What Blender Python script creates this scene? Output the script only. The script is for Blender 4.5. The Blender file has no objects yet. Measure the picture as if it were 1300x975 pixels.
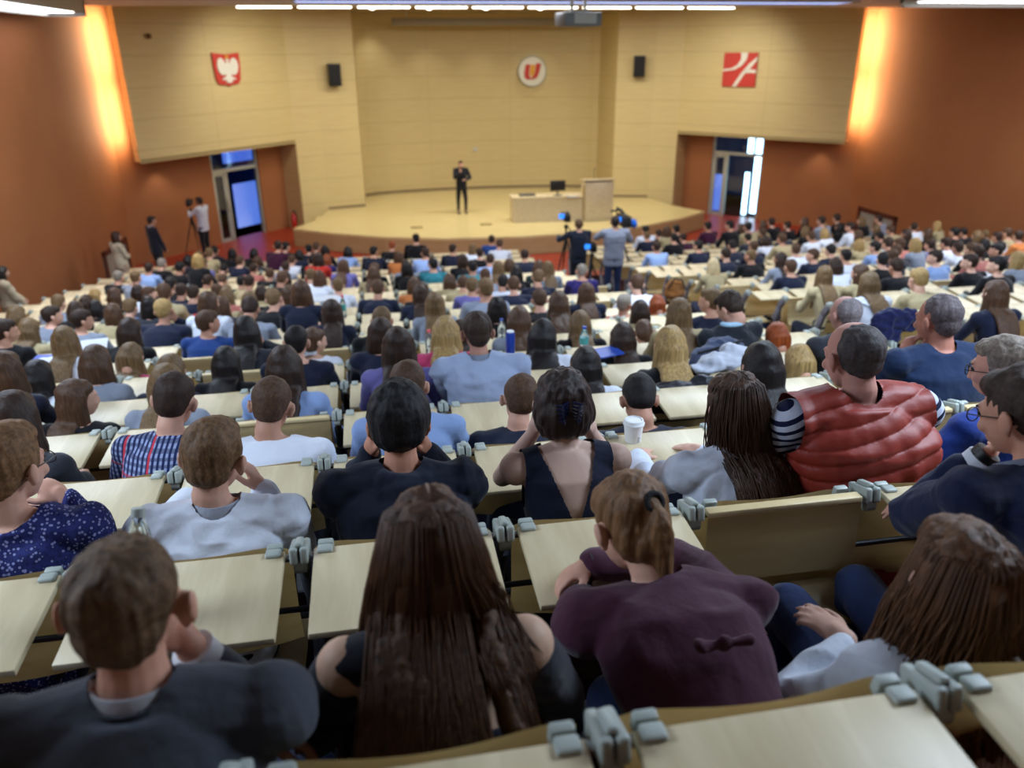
import bpy, bmesh, math, random
import numpy as np
from mathutils import Vector, Matrix, noise
random.seed(7)
SC = bpy.context.scene
COL = SC.collection
PI = math.pi
# ------------------------------------------------------------------ camera
FPX, TH, PSI, ROLL = 997.25, math.radians(22.92), math.radians(9.97), -.0071
CAM = Vector((0, 0, 5.5))
CF = Vector((math.sin(PSI)*math.cos(TH), math.cos(PSI)*math.cos(TH), -math.sin(TH)))
_r0 = Vector((math.cos(PSI), -math.sin(PSI), 0)); _u0 = _r0.cross(CF)
CR = _r0*math.cos(ROLL)+_u0*math.sin(ROLL); CU = CR.cross(CF)
def ray(x, y): return CF+CR*((x-650)/FPX)-CU*((y-487.5)/FPX)
def on_z(x, y, z): r = ray(x, y); return CAM+r*((z-5.5)/r.z)
def on_Y(x, y, Y): r = ray(x, y); return CAM+r*(Y/r.y)
def on_line(x, y, a, b):
    r = ray(x, y); n = Vector((-(b[1]-a[1]), b[0]-a[0])); t = (n.x*a[0]+n.y*a[1])/(n.x*r.x+n.y*r.y); return CAM+r*t
def proj(P):
    d = Vector(P)-CAM; z = d.dot(CF); return 650+FPX*d.dot(CR)/z, 487.5-FPX*d.dot(CU)/z, z
cd = bpy.data.cameras.new('camera'); co = bpy.data.objects.new('camera', cd); COL.objects.link(co)
co.matrix_world = Matrix(((CR.x, CU.x, -CF.x, CAM.x), (CR.y, CU.y, -CF.y, CAM.y), (CR.z, CU.z, -CF.z, CAM.z), (0, 0, 0, 1)))
cd.sensor_width = 36; cd.lens = 36*FPX/1300; cd.clip_start = .05; cd.clip_end = 200
cd.dof.use_dof = True; cd.dof.focus_distance = 2.7; cd.dof.aperture_fstop = 2.0
SC.camera = co
SC.view_settings.view_transform = 'Standard'; SC.view_settings.look = 'None'; SC.view_settings.gamma = 1
SC.view_settings.use_curve_mapping = False; SC.view_settings.exposure = .28
# rows: hinge line k, its height, and the tread the people behind it sit on
FL = .76
def hz(k): return 4.51-.2685*k+.0038*k*k
def fz(k): return max(0., hz(k)-FL) if k < 19 else 0.
def rowY(k): return .8765+.9905*k
X0, SW = -.26, .56
CX = 4.28
# ------------------------------------------------------------------ materials
def rgb(h):
    if isinstance(h, str):
        h = h.lstrip('#'); c = [int(h[i:i+2], 16)/255 for i in (0, 2, 4)]
        return tuple(((v/12.92) if v <= .04045 else ((v+.055)/1.055)**2.4) for v in c)+(1,)
    return tuple(h)+(1,) if len(h) == 3 else tuple(h)
def mat(name, col=None, rough=.6, spec=.5, metal=0, sheen=0, coat=0, emit=None, es=0, trans=0):
    m = bpy.data.materials.new(name); m.use_nodes = True
    b = m.node_tree.nodes['Principled BSDF']
    if col is not None: b.inputs['Base Color'].default_value = rgb(col)
    b.inputs['Roughness'].default_value = rough; b.inputs['Metallic'].default_value = metal
    b.inputs['Specular IOR Level'].default_value = spec; b.inputs['Sheen Weight'].default_value = sheen
    b.inputs['Coat Weight'].default_value = coat; b.inputs['Transmission Weight'].default_value = trans
    if emit: b.inputs['Emission Color'].default_value = rgb(emit); b.inputs['Emission Strength'].default_value = es
    return m
class NT:
    def __init__(s, m): s.m = m; s.t = m.node_tree; s.b = s.t.nodes['Principled BSDF']
    def n(s, typ, **kw):
        nd = s.t.nodes.new(typ)
        for k, v in kw.items():
            if k in nd.inputs.keys(): nd.inputs[k].default_value = v
            else: setattr(nd, k, v)
        return nd
    def l(s, a, b): s.t.links.new(a, b)
    def coord(s, scale=(1, 1, 1), out='Object', rot=(0, 0, 0)):
        tc = s.n('ShaderNodeTexCoord'); mp = s.n('ShaderNodeMapping'); mp.inputs['Scale'].default_value = scale; mp.inputs['Rotation'].default_value = rot
        s.l(tc.outputs[out], mp.inputs['Vector']); return mp.outputs['Vector']
    def noise(s, vec, scale=5, detail=3, rough=.5):
        nd = s.n('ShaderNodeTexNoise'); nd.inputs['Scale'].default_value = scale; nd.inputs['Detail'].default_value = detail; nd.inputs['Roughness'].default_value = rough
        s.l(vec, nd.inputs['Vector']); return nd.outputs['Fac']
    def ramp(s, fac, stops):
        r = s.n('ShaderNodeValToRGB'); e = r.color_ramp.elements
        while len(e) > 1: e.remove(e[-1])
        e[0].position = stops[0][0]; e[0].color = rgb(stops[0][1])
        for p, c in stops[1:]: q = e.new(p); q.color = rgb(c)
        s.l(fac, r.inputs['Fac']); return r.outputs['Color']
    def mix(s, fac, a, b, mode='MIX'):
        m = s.n('ShaderNodeMix', data_type='RGBA', blend_type=mode)
        for i, v in ((0, fac), (6, a), (7, b)):
            if hasattr(v, 'links'): s.l(v, m.inputs[i])
            else: m.inputs[i].default_value = v if i == 0 else rgb(v)
        return m.outputs[2]
    def math(s, op, a, b=0.):
        m = s.n('ShaderNodeMath', operation=op)
        for i, v in ((0, a), (1, b)):
            if hasattr(v, 'links'): s.l(v, m.inputs[i])
            else: m.inputs[i].default_value = v
        return m.outputs[0]
    def base(s, c): s.l(c, s.b.inputs['Base Color'])
    def bump(s, h, st=.3, dist=.01):
        b = s.n('ShaderNodeBump'); b.inputs['Strength'].default_value = st; b.inputs['Distance'].default_value = dist
        s.l(h, b.inputs['Height']); s.l(b.outputs['Normal'], s.b.inputs['Normal'])
    def objcol(s): return s.n('ShaderNodeObjectInfo').outputs['Color']
def M_wood(name, c1, c2, scale=(3, 30, 30), rough=.4, obj='Object'):
    m = mat(name, rough=rough, spec=.4); t = NT(m); v = t.coord(scale, obj)
    a = t.noise(v, 1.2, 5, .6); t.base(t.ramp(a, [(.3, c1), (.7, c2)])); t.bump(a, .05, .002); return m
MAT = {}
MAT['desk'] = M_wood('pale_beech', '#c0b08c', '#d8caa8', (14, 2.2, 14), .38)
MAT['ply'] = M_wood('beech_ply', '#cdb685', '#e0cda0', (2.5, 14, 14), .35)
MAT['edge'] = M_wood('ply_edge', '#93794c', '#b49a68', (3, 3, 120), .5)
MAT['cap'] = mat('grey_green_plastic', '#a6afa9', .45)
MAT['chrome'] = mat('chrome', '#c8ccd0', .18, metal=1)
MAT['steel'] = mat('dark_steel', '#20242c', .4, metal=.3)
MAT['greypl'] = mat('grey_panel', '#77757c', .5)
MAT['pad'] = mat('dark_fabric_edge', '#15181f', .7)
m = mat('cloth', rough=.85, spec=.2, sheen=.15); t = NT(m); v = t.coord((1, 1, 1)); oc = t.objcol()
a = t.noise(v, 9, 4); f = t.noise(v, 420, 1)
t.base(t.mix(t.math('MULTIPLY', t.math('SUBTRACT', a, .35), .35), oc, t.mix(1., oc, (.62, .62, .66), 'MULTIPLY')))
t.bump(t.math('ADD', t.math('MULTIPLY', a, .9), t.math('MULTIPLY', f, .05)), .8, .016); MAT['cloth'] = m
m = mat('skin', rough=.55, spec=.35); t = NT(m); v = t.coord(); oc = t.objcol(); a = t.noise(v, 14, 4)
t.base(t.mix(t.math('MULTIPLY', a, .5), oc, t.mix(1., oc, (1., .74, .68), 'MULTIPLY'))); t.bump(t.noise(v, 150, 2), .08, .002)
t.b.inputs['Subsurface Weight'].default_value = .0; MAT['skin'] = m
def M_hair(name, sc, rough=.42, amt=.9):
    m = mat(name, rough=rough, spec=.3); t = NT(m); v = t.coord(sc); oc = t.objcol(); a = t.noise(v, 1, 6, .65)
    hi = t.mix(1., oc, (1.9, 1.75, 1.6), 'MULTIPLY'); lo = t.mix(1., oc, (.6, .55, .5), 'MULTIPLY')
    k = t.n('ShaderNodeMapRange'); k.inputs[1].default_value = .3; k.inputs[2].default_value = .7; t.l(a, k.inputs[0])
    t.base(t.mix(k.outputs[0], lo, hi)); t.bump(a, amt, .006); return m
MAT['hair'] = M_hair('long_hair', (75, 75, 5)); MAT['hshort'] = M_hair('short_hair', (95, 60, 70), .6, .6)
# ------------------------------------------------------------------ mesh helpers
def link(name, me, mt=None, parent=None, color=None):
    o = bpy.data.objects.new(name, me); COL.objects.link(o)
    if mt is not None and me is not None and not me.materials:
        for q in (mt if isinstance(mt, (list, tuple)) else [mt]): me.materials.append(q)
    if parent is not None: o.parent = parent
    if color is not None: o.color = rgb(color)
    return o
def tag(o, label=None, cat=None, group=None, kind=None):
    if label: o['label'] = label
    if cat: o['category'] = cat
    if group: o['group'] = group
    if kind: o['kind'] = kind
    return o
def empty(name, loc=(0, 0, 0), rz=0, **kw):
    o = bpy.data.objects.new(name, None); COL.objects.link(o); o.location = loc; o.rotation_euler = (0, 0, rz); o.empty_display_size = .1
    return tag(o, **kw)
def bme(): return bmesh.new()
def fin(bm, name='m', smooth=True, ang=35):
    me = bpy.data.meshes.new(name); bmesh.ops.recalc_face_normals(bm, faces=bm.faces[:])
    if smooth:
        for f in bm.faces: f.smooth = True
        if ang is not None:
            c = math.cos(math.radians(ang))
            for e in bm.edges:
                if len(e.link_faces) == 2 and e.link_faces[0].normal.dot(e.link_faces[1].normal) < c: e.smooth = False
    bm.to_mesh(me); bm.free(); return me
def box(bm, c, s, rot=None, bev=0, seg=2):
    r = bmesh.ops.create_cube(bm, size=1.); vs = r['verts']
    bmesh.ops.scale(bm, vec=Vector(s), verts=vs)
    if bev: 
        es = list({e for v in vs for e in v.link_edges})
        rb = bmesh.ops.bevel(bm, geom=es, offset=bev, segments=seg, affect='EDGES', profile=.5); vs = list({v for f in rb['faces'] for v in f.verts}|{v for v in vs if v.is_valid})
    M = Matrix.Translation(Vector(c))@((rot if isinstance(rot, Matrix) else Matrix.Rotation(rot[0], 4, rot[1])) if rot else Matrix())
    bmesh.ops.transform(bm, matrix=M, verts=vs); return vs
def tube(bm, pts, r, seg=10, cap=True, rx=None):
    pts = [Vector(p) for p in pts]; rs = r if isinstance(r, (list, tuple)) else [r]*len(pts); rings = []
    up = None
    for i, p in enumerate(pts):
        d = (pts[min(i+1, len(pts)-1)]-pts[max(i-1, 0)]).normalized()
        if up is None:
            up = d.orthogonal().normalized()
            if abs(d.z) < .9: up = d.cross(Vector((0, 0, 1))).normalized()
        a = (up-d*up.dot(d)).normalized(); b = d.cross(a); up = a
        rings.append([bm.verts.new(p+(a*math.cos(2*PI*j/seg)*(rx or 1)+b*math.sin(2*PI*j/seg))*rs[i]) for j in range(seg)])
    for A, B in zip(rings, rings[1:]):
        for j in range(seg): bm.faces.new((A[j], A[(j+1) % seg], B[(j+1) % seg], B[j]))
    if cap: bm.faces.new(rings[0][::-1]); bm.faces.new(rings[-1])
def lathe(bm, prof, c=(0, 0, 0), seg=24):
    rings = [[bm.verts.new((c[0]+r*math.cos(2*PI*j/seg), c[1]+r*math.sin(2*PI*j/seg), c[2]+z)) for j in range(seg)] for r, z in prof]
    for A, B in zip(rings, rings[1:]):
        for j in range(seg): bm.faces.new((A[j], A[(j+1) % seg], B[(j+1) % seg], B[j]))
    bm.faces.new(rings[0][::-1]); bm.faces.new(rings[-1])
def prism(bm, poly, z0, z1):
    a = [bm.verts.new((p[0], p[1], z0)) for p in poly]; b = [bm.verts.new((p[0], p[1], z1)) for p in poly]; n = len(poly)
    bm.faces.new(a[::-1]); bm.faces.new(b)
    for i in range(n): bm.faces.new((a[i], a[(i+1) % n], b[(i+1) % n], b[i]))
def vwall(bm, pts, z0, z1, th):
    """upright slab standing along a plan polyline; th = thickness to the side (positive: left of the walking direction)"""
    n = len(pts); off = []
    for i in range(n):
        a = Vector(pts[max(i-1, 0)]); b = Vector(pts[min(i+1, n-1)]); d = (b-a).normalized(); off.append(Vector(pts[i])+Vector((-d.y, d.x))*th)
    prism(bm, [tuple(p) for p in pts]+[tuple(p) for p in off[::-1]], z0, z1)
def B1(name, fn, mt, parent=None, smooth=True, ang=35, color=None):
    bm = bme(); fn(bm); return link(name, fin(bm, name, smooth, ang), mt, parent, color)
# ------------------------------------------------------------------ people
TSC = bpy.data.scenes.new('scratch')
def vnoise(p):
    """smooth value noise in -1..1 for an (n,3) array"""
    i = np.floor(p).astype(np.int64); f = p-i; f = f*f*(3-2*f); out = np.zeros(len(p))
    for dx in (0, 1):
        for dy in (0, 1):
            for dz in (0, 1):
                h = (i[:, 0]+dx)*374761393+(i[:, 1]+dy)*668265263+(i[:, 2]+dz)*2147483647; h = (h ^ (h >> 13))*1274126177 & 0xffffffff; h = (h ^ (h >> 16)) & 0xffff
                out += (h/32767.5-1)*(f[:, 0] if dx else 1-f[:, 0])*(f[:, 1] if dy else 1-f[:, 1])*(f[:, 2] if dz else 1-f[:, 2])
    return out
def remesh(bm, vox, smooth=2, dec=None, fold=0, fsc=9, seed=0, strand=0):
    me = bpy.data.meshes.new('b'); bm.to_mesh(me); bm.free(); o = bpy.data.objects.new('b', me); TSC.collection.objects.link(o)
    r = o.modifiers.new('r', 'REMESH'); r.mode = 'VOXEL'; r.voxel_size = vox; r.use_smooth_shade = True
    if smooth: s = o.modifiers.new('s', 'SMOOTH'); s.iterations = smooth; s.factor = .5
    if dec: d = o.modifiers.new('d', 'DECIMATE'); d.ratio = dec
    TSC.view_layers[0].update(); dg = TSC.view_layers[0].depsgraph; out = bpy.data.meshes.new_from_object(o.evaluated_get(dg))
    bpy.data.objects.remove(o); bpy.data.meshes.remove(me)
    if fold or strand:
        n = len(out.vertices); co = np.empty(n*3, 'f'); out.vertices.foreach_get('co', co); co = co.reshape(-1, 3)
        nr = np.empty(n*3, 'f'); out.vertices.foreach_get('normal', nr); nr = nr.reshape(-1, 3)
        if fold:
            q = co*np.array((fsc, fsc, fsc*1.3))+np.array((seed, 0, 0)); h = (np.abs(vnoise(q))*-1.6+.35+.4*vnoise(q*2.3+7))*fold
        else: h = vnoise(co*np.array((90, 90, 7))+seed)*strand+vnoise(co*np.array((30, 30, 3))+seed)*strand*1.5
        out.vertices.foreach_set('co', (co+nr*h[:, None]).astype('f').ravel())
    out.polygons.foreach_set('use_smooth', [True]*len(out.polygons))
    out.update(); return out
def sph(bm, c, r, M=None, seg=16):
    rr = r if isinstance(r, (tuple, list)) else (r, r, r)
    A = M@Matrix.Diagonal(rr) if M is not None else Matrix.Diagonal(rr); c = Vector(c); m_ = seg//2; top = bm.verts.new(c+A@Vector((0, 0, 1))); bot = bm.verts.new(c-A@Vector((0, 0, 1)))
    R = [[bm.verts.new(c+A@Vector((math.sin(PI*i/m_)*math.cos(2*PI*j/seg), math.sin(PI*i/m_)*math.sin(2*PI*j/seg), math.cos(PI*i/m_)))) for j in range(seg)] for i in range(1, m_)]
    for P_, Q_ in zip(R, R[1:]):
        for j in range(seg): bm.faces.new((P_[j], Q_[j], Q_[(j+1) % seg], P_[(j+1) % seg]))
    for j in range(seg): bm.faces.new((top, R[0][j], R[0][(j+1) % seg])); bm.faces.new((bot, R[-1][(j+1) % seg], R[-1][j]))
def cap(bm, a, b, ra, rb, seg=14):
    a = Vector(a); b = Vector(b); d = b-a
    if d.length < 1e-5: sph(bm, a, ra); return
    tube(bm, [a, b], [ra, rb], seg); sph(bm, a, ra, seg=seg); sph(bm, b, rb, seg=seg)
def loft(bm, rings, X, seg=28):
    """rings: (centre, rx, ry, ydir); lateral axis X"""
    R = []
    for c, rx, ry, Yd in rings: R.append([bm.verts.new(Vector(c)+X*(rx*math.copysign(abs(math.cos(2*PI*j/seg))**.85, math.cos(2*PI*j/seg)))+Yd*(ry*math.copysign(abs(math.sin(2*PI*j/seg))**.9, math.sin(2*PI*j/seg)))) for j in range(seg)])
    for A, B in zip(R, R[1:]):
        for j in range(seg): bm.faces.new((A[j], A[(j+1) % seg], B[(j+1) % seg], B[j]))
    bm.faces.new(R[0][::-1]); bm.faces.new(R[-1])
def ik(S, W, l1, l2, pole):
    S = Vector(S); W = Vector(W); d = W-S; L = d.length; mx = (l1+l2)*.995
    if L > mx: k = L/mx; l1 *= k; l2 *= k
    u = d.normalized(); a = (l1*l1-l2*l2+L*L)/(2*L); h = math.sqrt(max(l1*l1-a*a, 0)); p = Vector(pole); p = (p-u*p.dot(u)).normalized()
    return S+u*a+p*h
def hand(bm, w, fd, pn, side, curl=.5, s=1.):
    """w wrist, fd finger direction, pn the way the palm faces, side +1: thumb towards fd x pn"""
    w = Vector(w); f = Vector(fd).normalized(); n = Vector(pn); n = (n-f*n.dot(f)).normalized(); t = f.cross(n)*side
    P = lambda a, b, c: w+(f*a+t*b+n*c)*s
    M = Matrix((t, f, n)).transposed()
    sph(bm, P(.048, 0, 0), (.039*s, .05*s, .0165*s), M); cap(bm, w, P(.03, 0, 0), .026*s, .026*s)
    for i, (off, ln) in enumerate(((.029, .068), (.010, .077), (-.010, .071), (-.028, .056))):
        p = P(.082-.006*abs(i-1.3), off, 0); an = curl*(.6+.12*i); d0 = off*2.2; r = .0088*s
        for k, q in enumerate((.45, .31, .26)):
            a = an*(k+.6); dv = (f*math.cos(a)+n*math.sin(a)+t*d0*(1 if k == 0 else .5)).normalized(); p2 = p+dv*ln*q*s; cap(bm, p, p2, r, r*.92, 8); p = p2; r *= .92
    p = P(.022, .026, .004)
    for q, (a, b, c) in ((.038, (.75, .62, .25)), (.03, (.9, .28, .35)), (.024, (.95, .1, .35))):
        dv = (f*a+t*b+n*c).normalized(); p2 = p+dv*q*s; cap(bm, p, p2, .0112*s, .0098*s, 8); p = p2
def headM(yaw=0, pitch=0, tilt=0):
    return (Matrix.Rotation(math.radians(yaw), 3, 'Z')@Matrix.Rotation(-math.radians(pitch), 3, 'X')@Matrix.Rotation(math.radians(tilt), 3, 'Y'))
def head(bm, C, H, s=1., ear=0.):
    P = lambda x, y, z: C+H@(Vector((x, y, z))*s)
    q = lambda c, r: sph(bm, P(*c), tuple(k*s for k in r), H, 20)
    q((0, -.012, .035), (.074, .094, .083)); q((0, .03, -.02), (.061, .062, .078)); q((0, .045, -.068), (.038, .036, .03)); q((0, .052, .018), (.056, .036, .034))
    q((0, .092, -.012), (.0125, .018, .026)); q((0, .102, -.028), (.015, .012, .011)); q((0, .082, .03), (.045, .014, .012))
    q((0, .083, -.052), (.024, .012, .008)); q((0, .081, -.063), (.021, .011, .007))
    for k in (-1, 1):
        q((k*.034, .073, -.02), (.022, .02, .02)); q((k*(.08+ear*.4), -.006, -.004), (.013+ear*.4, .017, .031)); q((k*(.090+ear), -.016-ear*.3, .004), (.008, .014+ear*.4, .027+ear*.3)); q((k*.084, -.01, -.026), (.008, .01, .012)); q((k*.029, .077, .012), (.014, .012, .009))
def fig(name, P, loc, rz=0, label=None, group=None):
    """one person; all coordinates in P are local: x sideways, y the way the body faces, z up, feet near z=0"""
    fem = P.get('fem', 0); vox = P.get('vox', .006); dec = P.get('dec'); S = P.get('s', 1.)
    V = Vector; hc = V(P['head']); H = headM(P.get('yaw', 0), P.get('pitch', 0), P.get('tilt', 0))
    hip = V(P.get('hip', (0, 0, .49))); shy = math.radians(P.get('twist', 0)); roll = P.get('roll', 0.)
    nb = hc+H@V((0, -.03, -.10)); c7 = hc+V(P.get('neck', (0, -.06, -.125)))
    up = (c7-hip).normalized(); X = V((math.cos(shy), math.sin(shy), roll)).normalized(); Yd = up.cross(X).normalized(); Yd = Yd if Yd.y > 0 else -Yd
    slouch = P.get('slouch', .045)
    def sp(t): return hip.lerp(c7, t)-Yd*slouch*math.sin(PI*min(max(t, 0), 1))
    w = P.get('w', 1.)
    prof = ([(-.16, .13, .09), (-.05, .178, .12), (.1, .175, .122), (.32, .135, .097), (.5, .138, .1), (.7, .152, .105), (.84, .150, .092), (.93, .112, .07), (1., .062, .056)] if fem else
            [(-.16, .13, .10), (-.05, .17, .125), (.1, .17, .122), (.32, .155, .112), (.5, .165, .118), (.7, .183, .122), (.84, .183, .108), (.93, .135, .08), (1., .068, .062)])
    shw = (.172 if fem else .2)*w
    SH = {k: c7-up*(.06 if fem else .058)+X*(k*shw)+V(P.get('sh', {}).get(k, (0, 0, 0))) for k in (-1, 1)}
    A = P.get('arms', {}); arm = {}
    for k in (-1, 1):
        a = A.get(k) or dict(w=(k*.13, hip.y+.46, .79), pole=(k*.6, -.3, -.8), f=(-k*.5, .8, -.1), n=(0, 0, -1), c=.35)
        W = V(a['w']); E = ik(SH[k], W, .285 if not fem else .265, .255 if not fem else .235, a['pole']); arm[k] = (SH[k], E, W, a)
    L = P.get('legs'); leg = {}
    for k in (-1, 1):
        if L and k in L: hp, kn, an = [V(q) for q in L[k]]
        else: hp = hip+V((k*.095, .02, -.02)); kn = V((k*.15+hip.x, hip.y+.44, .50)); an = V((k*.15+hip.x, hip.y+.42, .09))
        leg[k] = (hp, kn, an)
    def torso(bm, d=0., lo=0, hi=99, wd=0):
        loft(bm, [(sp(t)+Yd*(.012 if .4 < t < .8 else 0), (rx+d)*w+wd, (ry+d)*(.6+.4*w), Yd) for t, rx, ry in prof if lo <= t <= hi], X)
        for k in (-1, 1):
            cap(bm, sp(.93), SH[k]+up*.0, .055+d, .05+d); cap(bm, c7+up*.0, SH[k]-X*k*.02, .034+d, .05+d)
            if hi > .9: sph(bm, SH[k], .058+d)
        if fem and lo < .5:
            for k in (-1, 1): sph(bm, sp(.62)+X*(k*.065)+Yd*.085, .055+d)
    def armc(bm, k, d=0., upto=2.):
        s, e, wv, a = arm[k]; ra, re, rw = ((.043, .036, .024) if fem else (.05, .042, .028))
        if upto >= 1: cap(bm, s, e, ra+d, re+d)
        else: m_ = s.lerp(e, upto); cap(bm, s, m_, ra+d*1.1, ra+(re-ra)*upto+d*1.3)
        if upto > 1: 
            q = min(upto-1, 1.); m_ = e.lerp(wv, q); md = e.lerp(wv, q*.35); cap(bm, e, md, re+d, re+.001+d); cap(bm, md, m_, re+.001+d, re+(rw-re)*q+d)
    root = empty(name, loc, rz, label=label, cat='person', group=group)
    skin = P.get('skin', '#c99a80')
    # the body: one continuous surface
    bm = bme(); torso(bm); head(bm, hc, H, s=P.get('hs', 1.03), ear=P.get('ear', .003)); cap(bm, c7-up*.03, nb, .059 if not fem else .048, .055 if not fem else .046); cap(bm, nb, hc+H@V((0, -.02, 0)), .052 if not fem else .044, .05)
    for k in (-1, 1):
        armc(bm, k); s, e, wv, a = arm[k]; hand(bm, wv, a['f'], a['n'], k*a.get('t', 1), a.get('c', .5), .93 if fem else 1.)
        hp, kn, an = leg[k]; cap(bm, hp, kn, .082, .056); cap(bm, kn, an, .054, .036); cap(bm, an, an+V((0, .14, -.05)), .036, .03)
    me = remesh(bm, vox, 2, dec); link('body', me, MAT['skin'], root, skin)
    # clothes
    topc = P.get('top', '#20242e'); sl = P.get('sleeve', 1.93); mt = P.get('topmat') or MAT['cloth']; fold = P.get('fold', .006)
    bm = bme(); thick = P.get('thick', .012)
    if P.get('cut') == 'tank': torso(bm, .006, -.2, .72)
    else:
        torso(bm, thick)
        for k in (-1, 1):
            if sl: armc(bm, k, thick, sl)
    if P.get('hem', 1): loft(bm, [(sp(-.1)+V((0, 0, -.03)), .185*w, .135, Yd), (sp(.05), .18*w, .13, Yd), (sp(.3), .16*w, .12, Yd)], X)
    if P.get('hood'):
        for j in range(-4, 5):
            an_ = j*.36; q = c7+X*(math.sin(an_)*.085)-Yd*(math.cos(an_)*.07)-up*(.005+.02*math.cos(an_)); sph(bm, q, (.04, .035, .045))
        sph(bm, c7-Yd*.085-up*.07, (.085, .035, .075), None)
    def cutneck(me):
        return me
    g = remesh(bm, vox, P.get('sm', 3 if dec else 8), dec, fold, P.get('fsc', 9), random.random()*50)
    b2 = bme(); b2.from_mesh(g); kill = []
    nk = P.get('neckr', .072); vneck = P.get('vneck')
    for v in b2.verts:
        d = v.co-c7; ax = d.dot(up); lat = d-up*ax
        if ax > -.035 and lat.length < nk-.008: kill.append(v)
        elif vneck:
            xx = d.dot(X); yy = d.dot(Yd); dn = -ax
            if yy < .02 and abs(xx) < vneck[0]*(1-dn/vneck[1]) and dn < vneck[1]: kill.append(v)
    if kill: bmesh.ops.delete(b2, geom=kill, context='VERTS')
    if P.get('cut') == 'sleeveless' or P.get('cut') == 'vest':
        kk = [v for v in b2.verts if abs((v.co-c7).dot(X)) > P.get('armhole', shw+.012)]; bmesh.ops.delete(b2, geom=kk, context='VERTS')
    bd = [v for v in b2.verts if v.is_boundary]
    for _ in range(6): bmesh.ops.smooth_vert(b2, verts=bd, factor=.5, use_axis_x=True, use_axis_y=True, use_axis_z=True)
    for f in b2.faces: f.smooth = True
    b2.to_mesh(g); b2.free(); g.materials.clear(); link(P.get('topname', 'shirt'), g, mt, root, topc)
    if P.get('quilt'):
        n = len(g.vertices); co = np.empty(n*3, 'f'); g.vertices.foreach_get('co', co); co = co.reshape(-1, 3); ax = (co-np.array(hip))@np.array(up); nr = np.empty(n*3, 'f'); g.vertices.foreach_get('normal', nr); nr = nr.reshape(-1, 3)
        h = .011*(np.sqrt(np.abs(np.sin(PI*(ax/P['quilt']+.12*vnoise(co*6)))))-.6); g.vertices.foreach_set('co', (co+nr*h[:, None]).astype('f').ravel()); g.update()
    for cname, ccol, cs, ch in (('collar', P.get('collar'), 1., 0.), ('lapel_collar', P.get('lapel'), 1.2, -.02)):
        if not ccol: continue
        bm = bme(); pts = []
        for ring, (rr, hh) in enumerate(((.070, -.03), (.068, -.005), (.064, .028), (.069, .03), (.078, -.002), (.083, -.028))):
            rr *= cs; hh += ch; R = []
            for j in range(28):
                an_ = 2*PI*j/28; fr = max(0, math.sin(an_)); R.append(bm.verts.new(c7+X*(math.cos(an_)*rr*1.02)+Yd*(math.sin(an_)*rr*(1.+.1*fr)+.012)+up*(hh-.05*fr)))
            pts.append(R)
        for A_, B_ in zip(pts, pts[1:]):
            for j in range(28):
                if j in (6, 7): continue
                bm.faces.new((A_[j], A_[(j+1) % 28], B_[(j+1) % 28], B_[j]))
        bmesh.ops.solidify(bm, geom=bm.faces[:], thickness=.003); link(cname, fin(bm, ang=60), MAT['cloth'], root, ccol)
    if P.get('vest'):
        bm = bme(); th0 = thick; torso(bm, .04, -.2, 1.0, .008); gv = remesh(bm, vox, 3, None, .004, 9, 3); b2 = bme(); b2.from_mesh(gv)
        bmesh.ops.delete(b2, geom=[v for v in b2.verts if abs((v.co-c7).dot(X)) > shw+.005 or ((v.co-c7).dot(up) > -.05 and ((v.co-c7)-up*((v.co-c7).dot(up))).length < .078)], context='VERTS')
        for f in b2.faces: f.smooth = True
        b2.to_mesh(gv); b2.free(); n = len(gv.vertices); co = np.empty(n*3, 'f'); gv.vertices.foreach_get('co', co); co = co.reshape(-1, 3); ax = (co-np.array(hip))@np.array(up); nr = np.empty(n*3, 'f'); gv.vertices.foreach_get('normal', nr); nr = nr.reshape(-1, 3)
        lat = (co-np.array(c7))@np.array(X); h = .012*(np.abs(np.sin(PI*(ax/.055+.13*vnoise(co*5))))**.4-.6)+.004*vnoise(co*22); gv.vertices.foreach_set('co', (co+nr*h[:, None]).astype('f').ravel()); gv.update()
        gv.materials.clear(); link('padded_vest', gv, P.get('vestmat') or MAT['cloth'], root, P['vest'])
    if P.get('eyes'):
        for k in (-1, 1):
            bm = bme(); e = hc+H@V((k*.031, .084, .012)); sph(bm, e, .0115, H); link('eye', fin(bm), MAT['eye'], root)
            bm = bme(); cap(bm, hc+H@V((k*.018, .096, .03)), hc+H@V((k*.044, .088, .033)), .004, .003, 8); link('eyebrow', fin(bm), MAT['hshort'], root, P.get('hcol', '#2b211b'))
    if P.get('glasses'):
        bm = bme()
        for k in (-1, 1):
            tube(bm, [hc+H@V((k*.034+.025*math.cos(a), .108, .008+.018*math.sin(a))) for a in [i*PI/8 for i in range(17)]], .0018, 6); tube(bm, [hc+H@V(q) for q in ((k*.059, .108, .014), (k*.077, .06, .014), (k*.086, -.0, .012), (k*.084, -.03, -.004))], .0018, 6)
        tube(bm, [hc+H@V((-.01, .108, .012)), hc+H@V((.01, .108, .012))], .0018, 6); link('glasses', fin(bm), MAT['black'], root)
    if P.get('inner'):   # a shirt under a jacket: cuffs and neck band
        for k in (-1, 1):
            s, e, wv, a = arm[k]; bm = bme(); dd = (wv-e).normalized(); tube(bm, [wv-dd*.05, wv-dd*.003], [.040, .039], 20); link('cuff', fin(bm), MAT['cloth'], root, P['inner'])
    bm = bme()
    for k in (-1, 1):
        hp, kn, an = leg[k]; cap(bm, hp, kn, .098, .07); cap(bm, kn, an, .068, .05)
    loft(bm, [(sp(-.17)+V((0, .01, -.01)), .165, .115, Yd), (sp(0), .178, .128, Yd), (sp(.12), .172, .122, Yd)], X)
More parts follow.
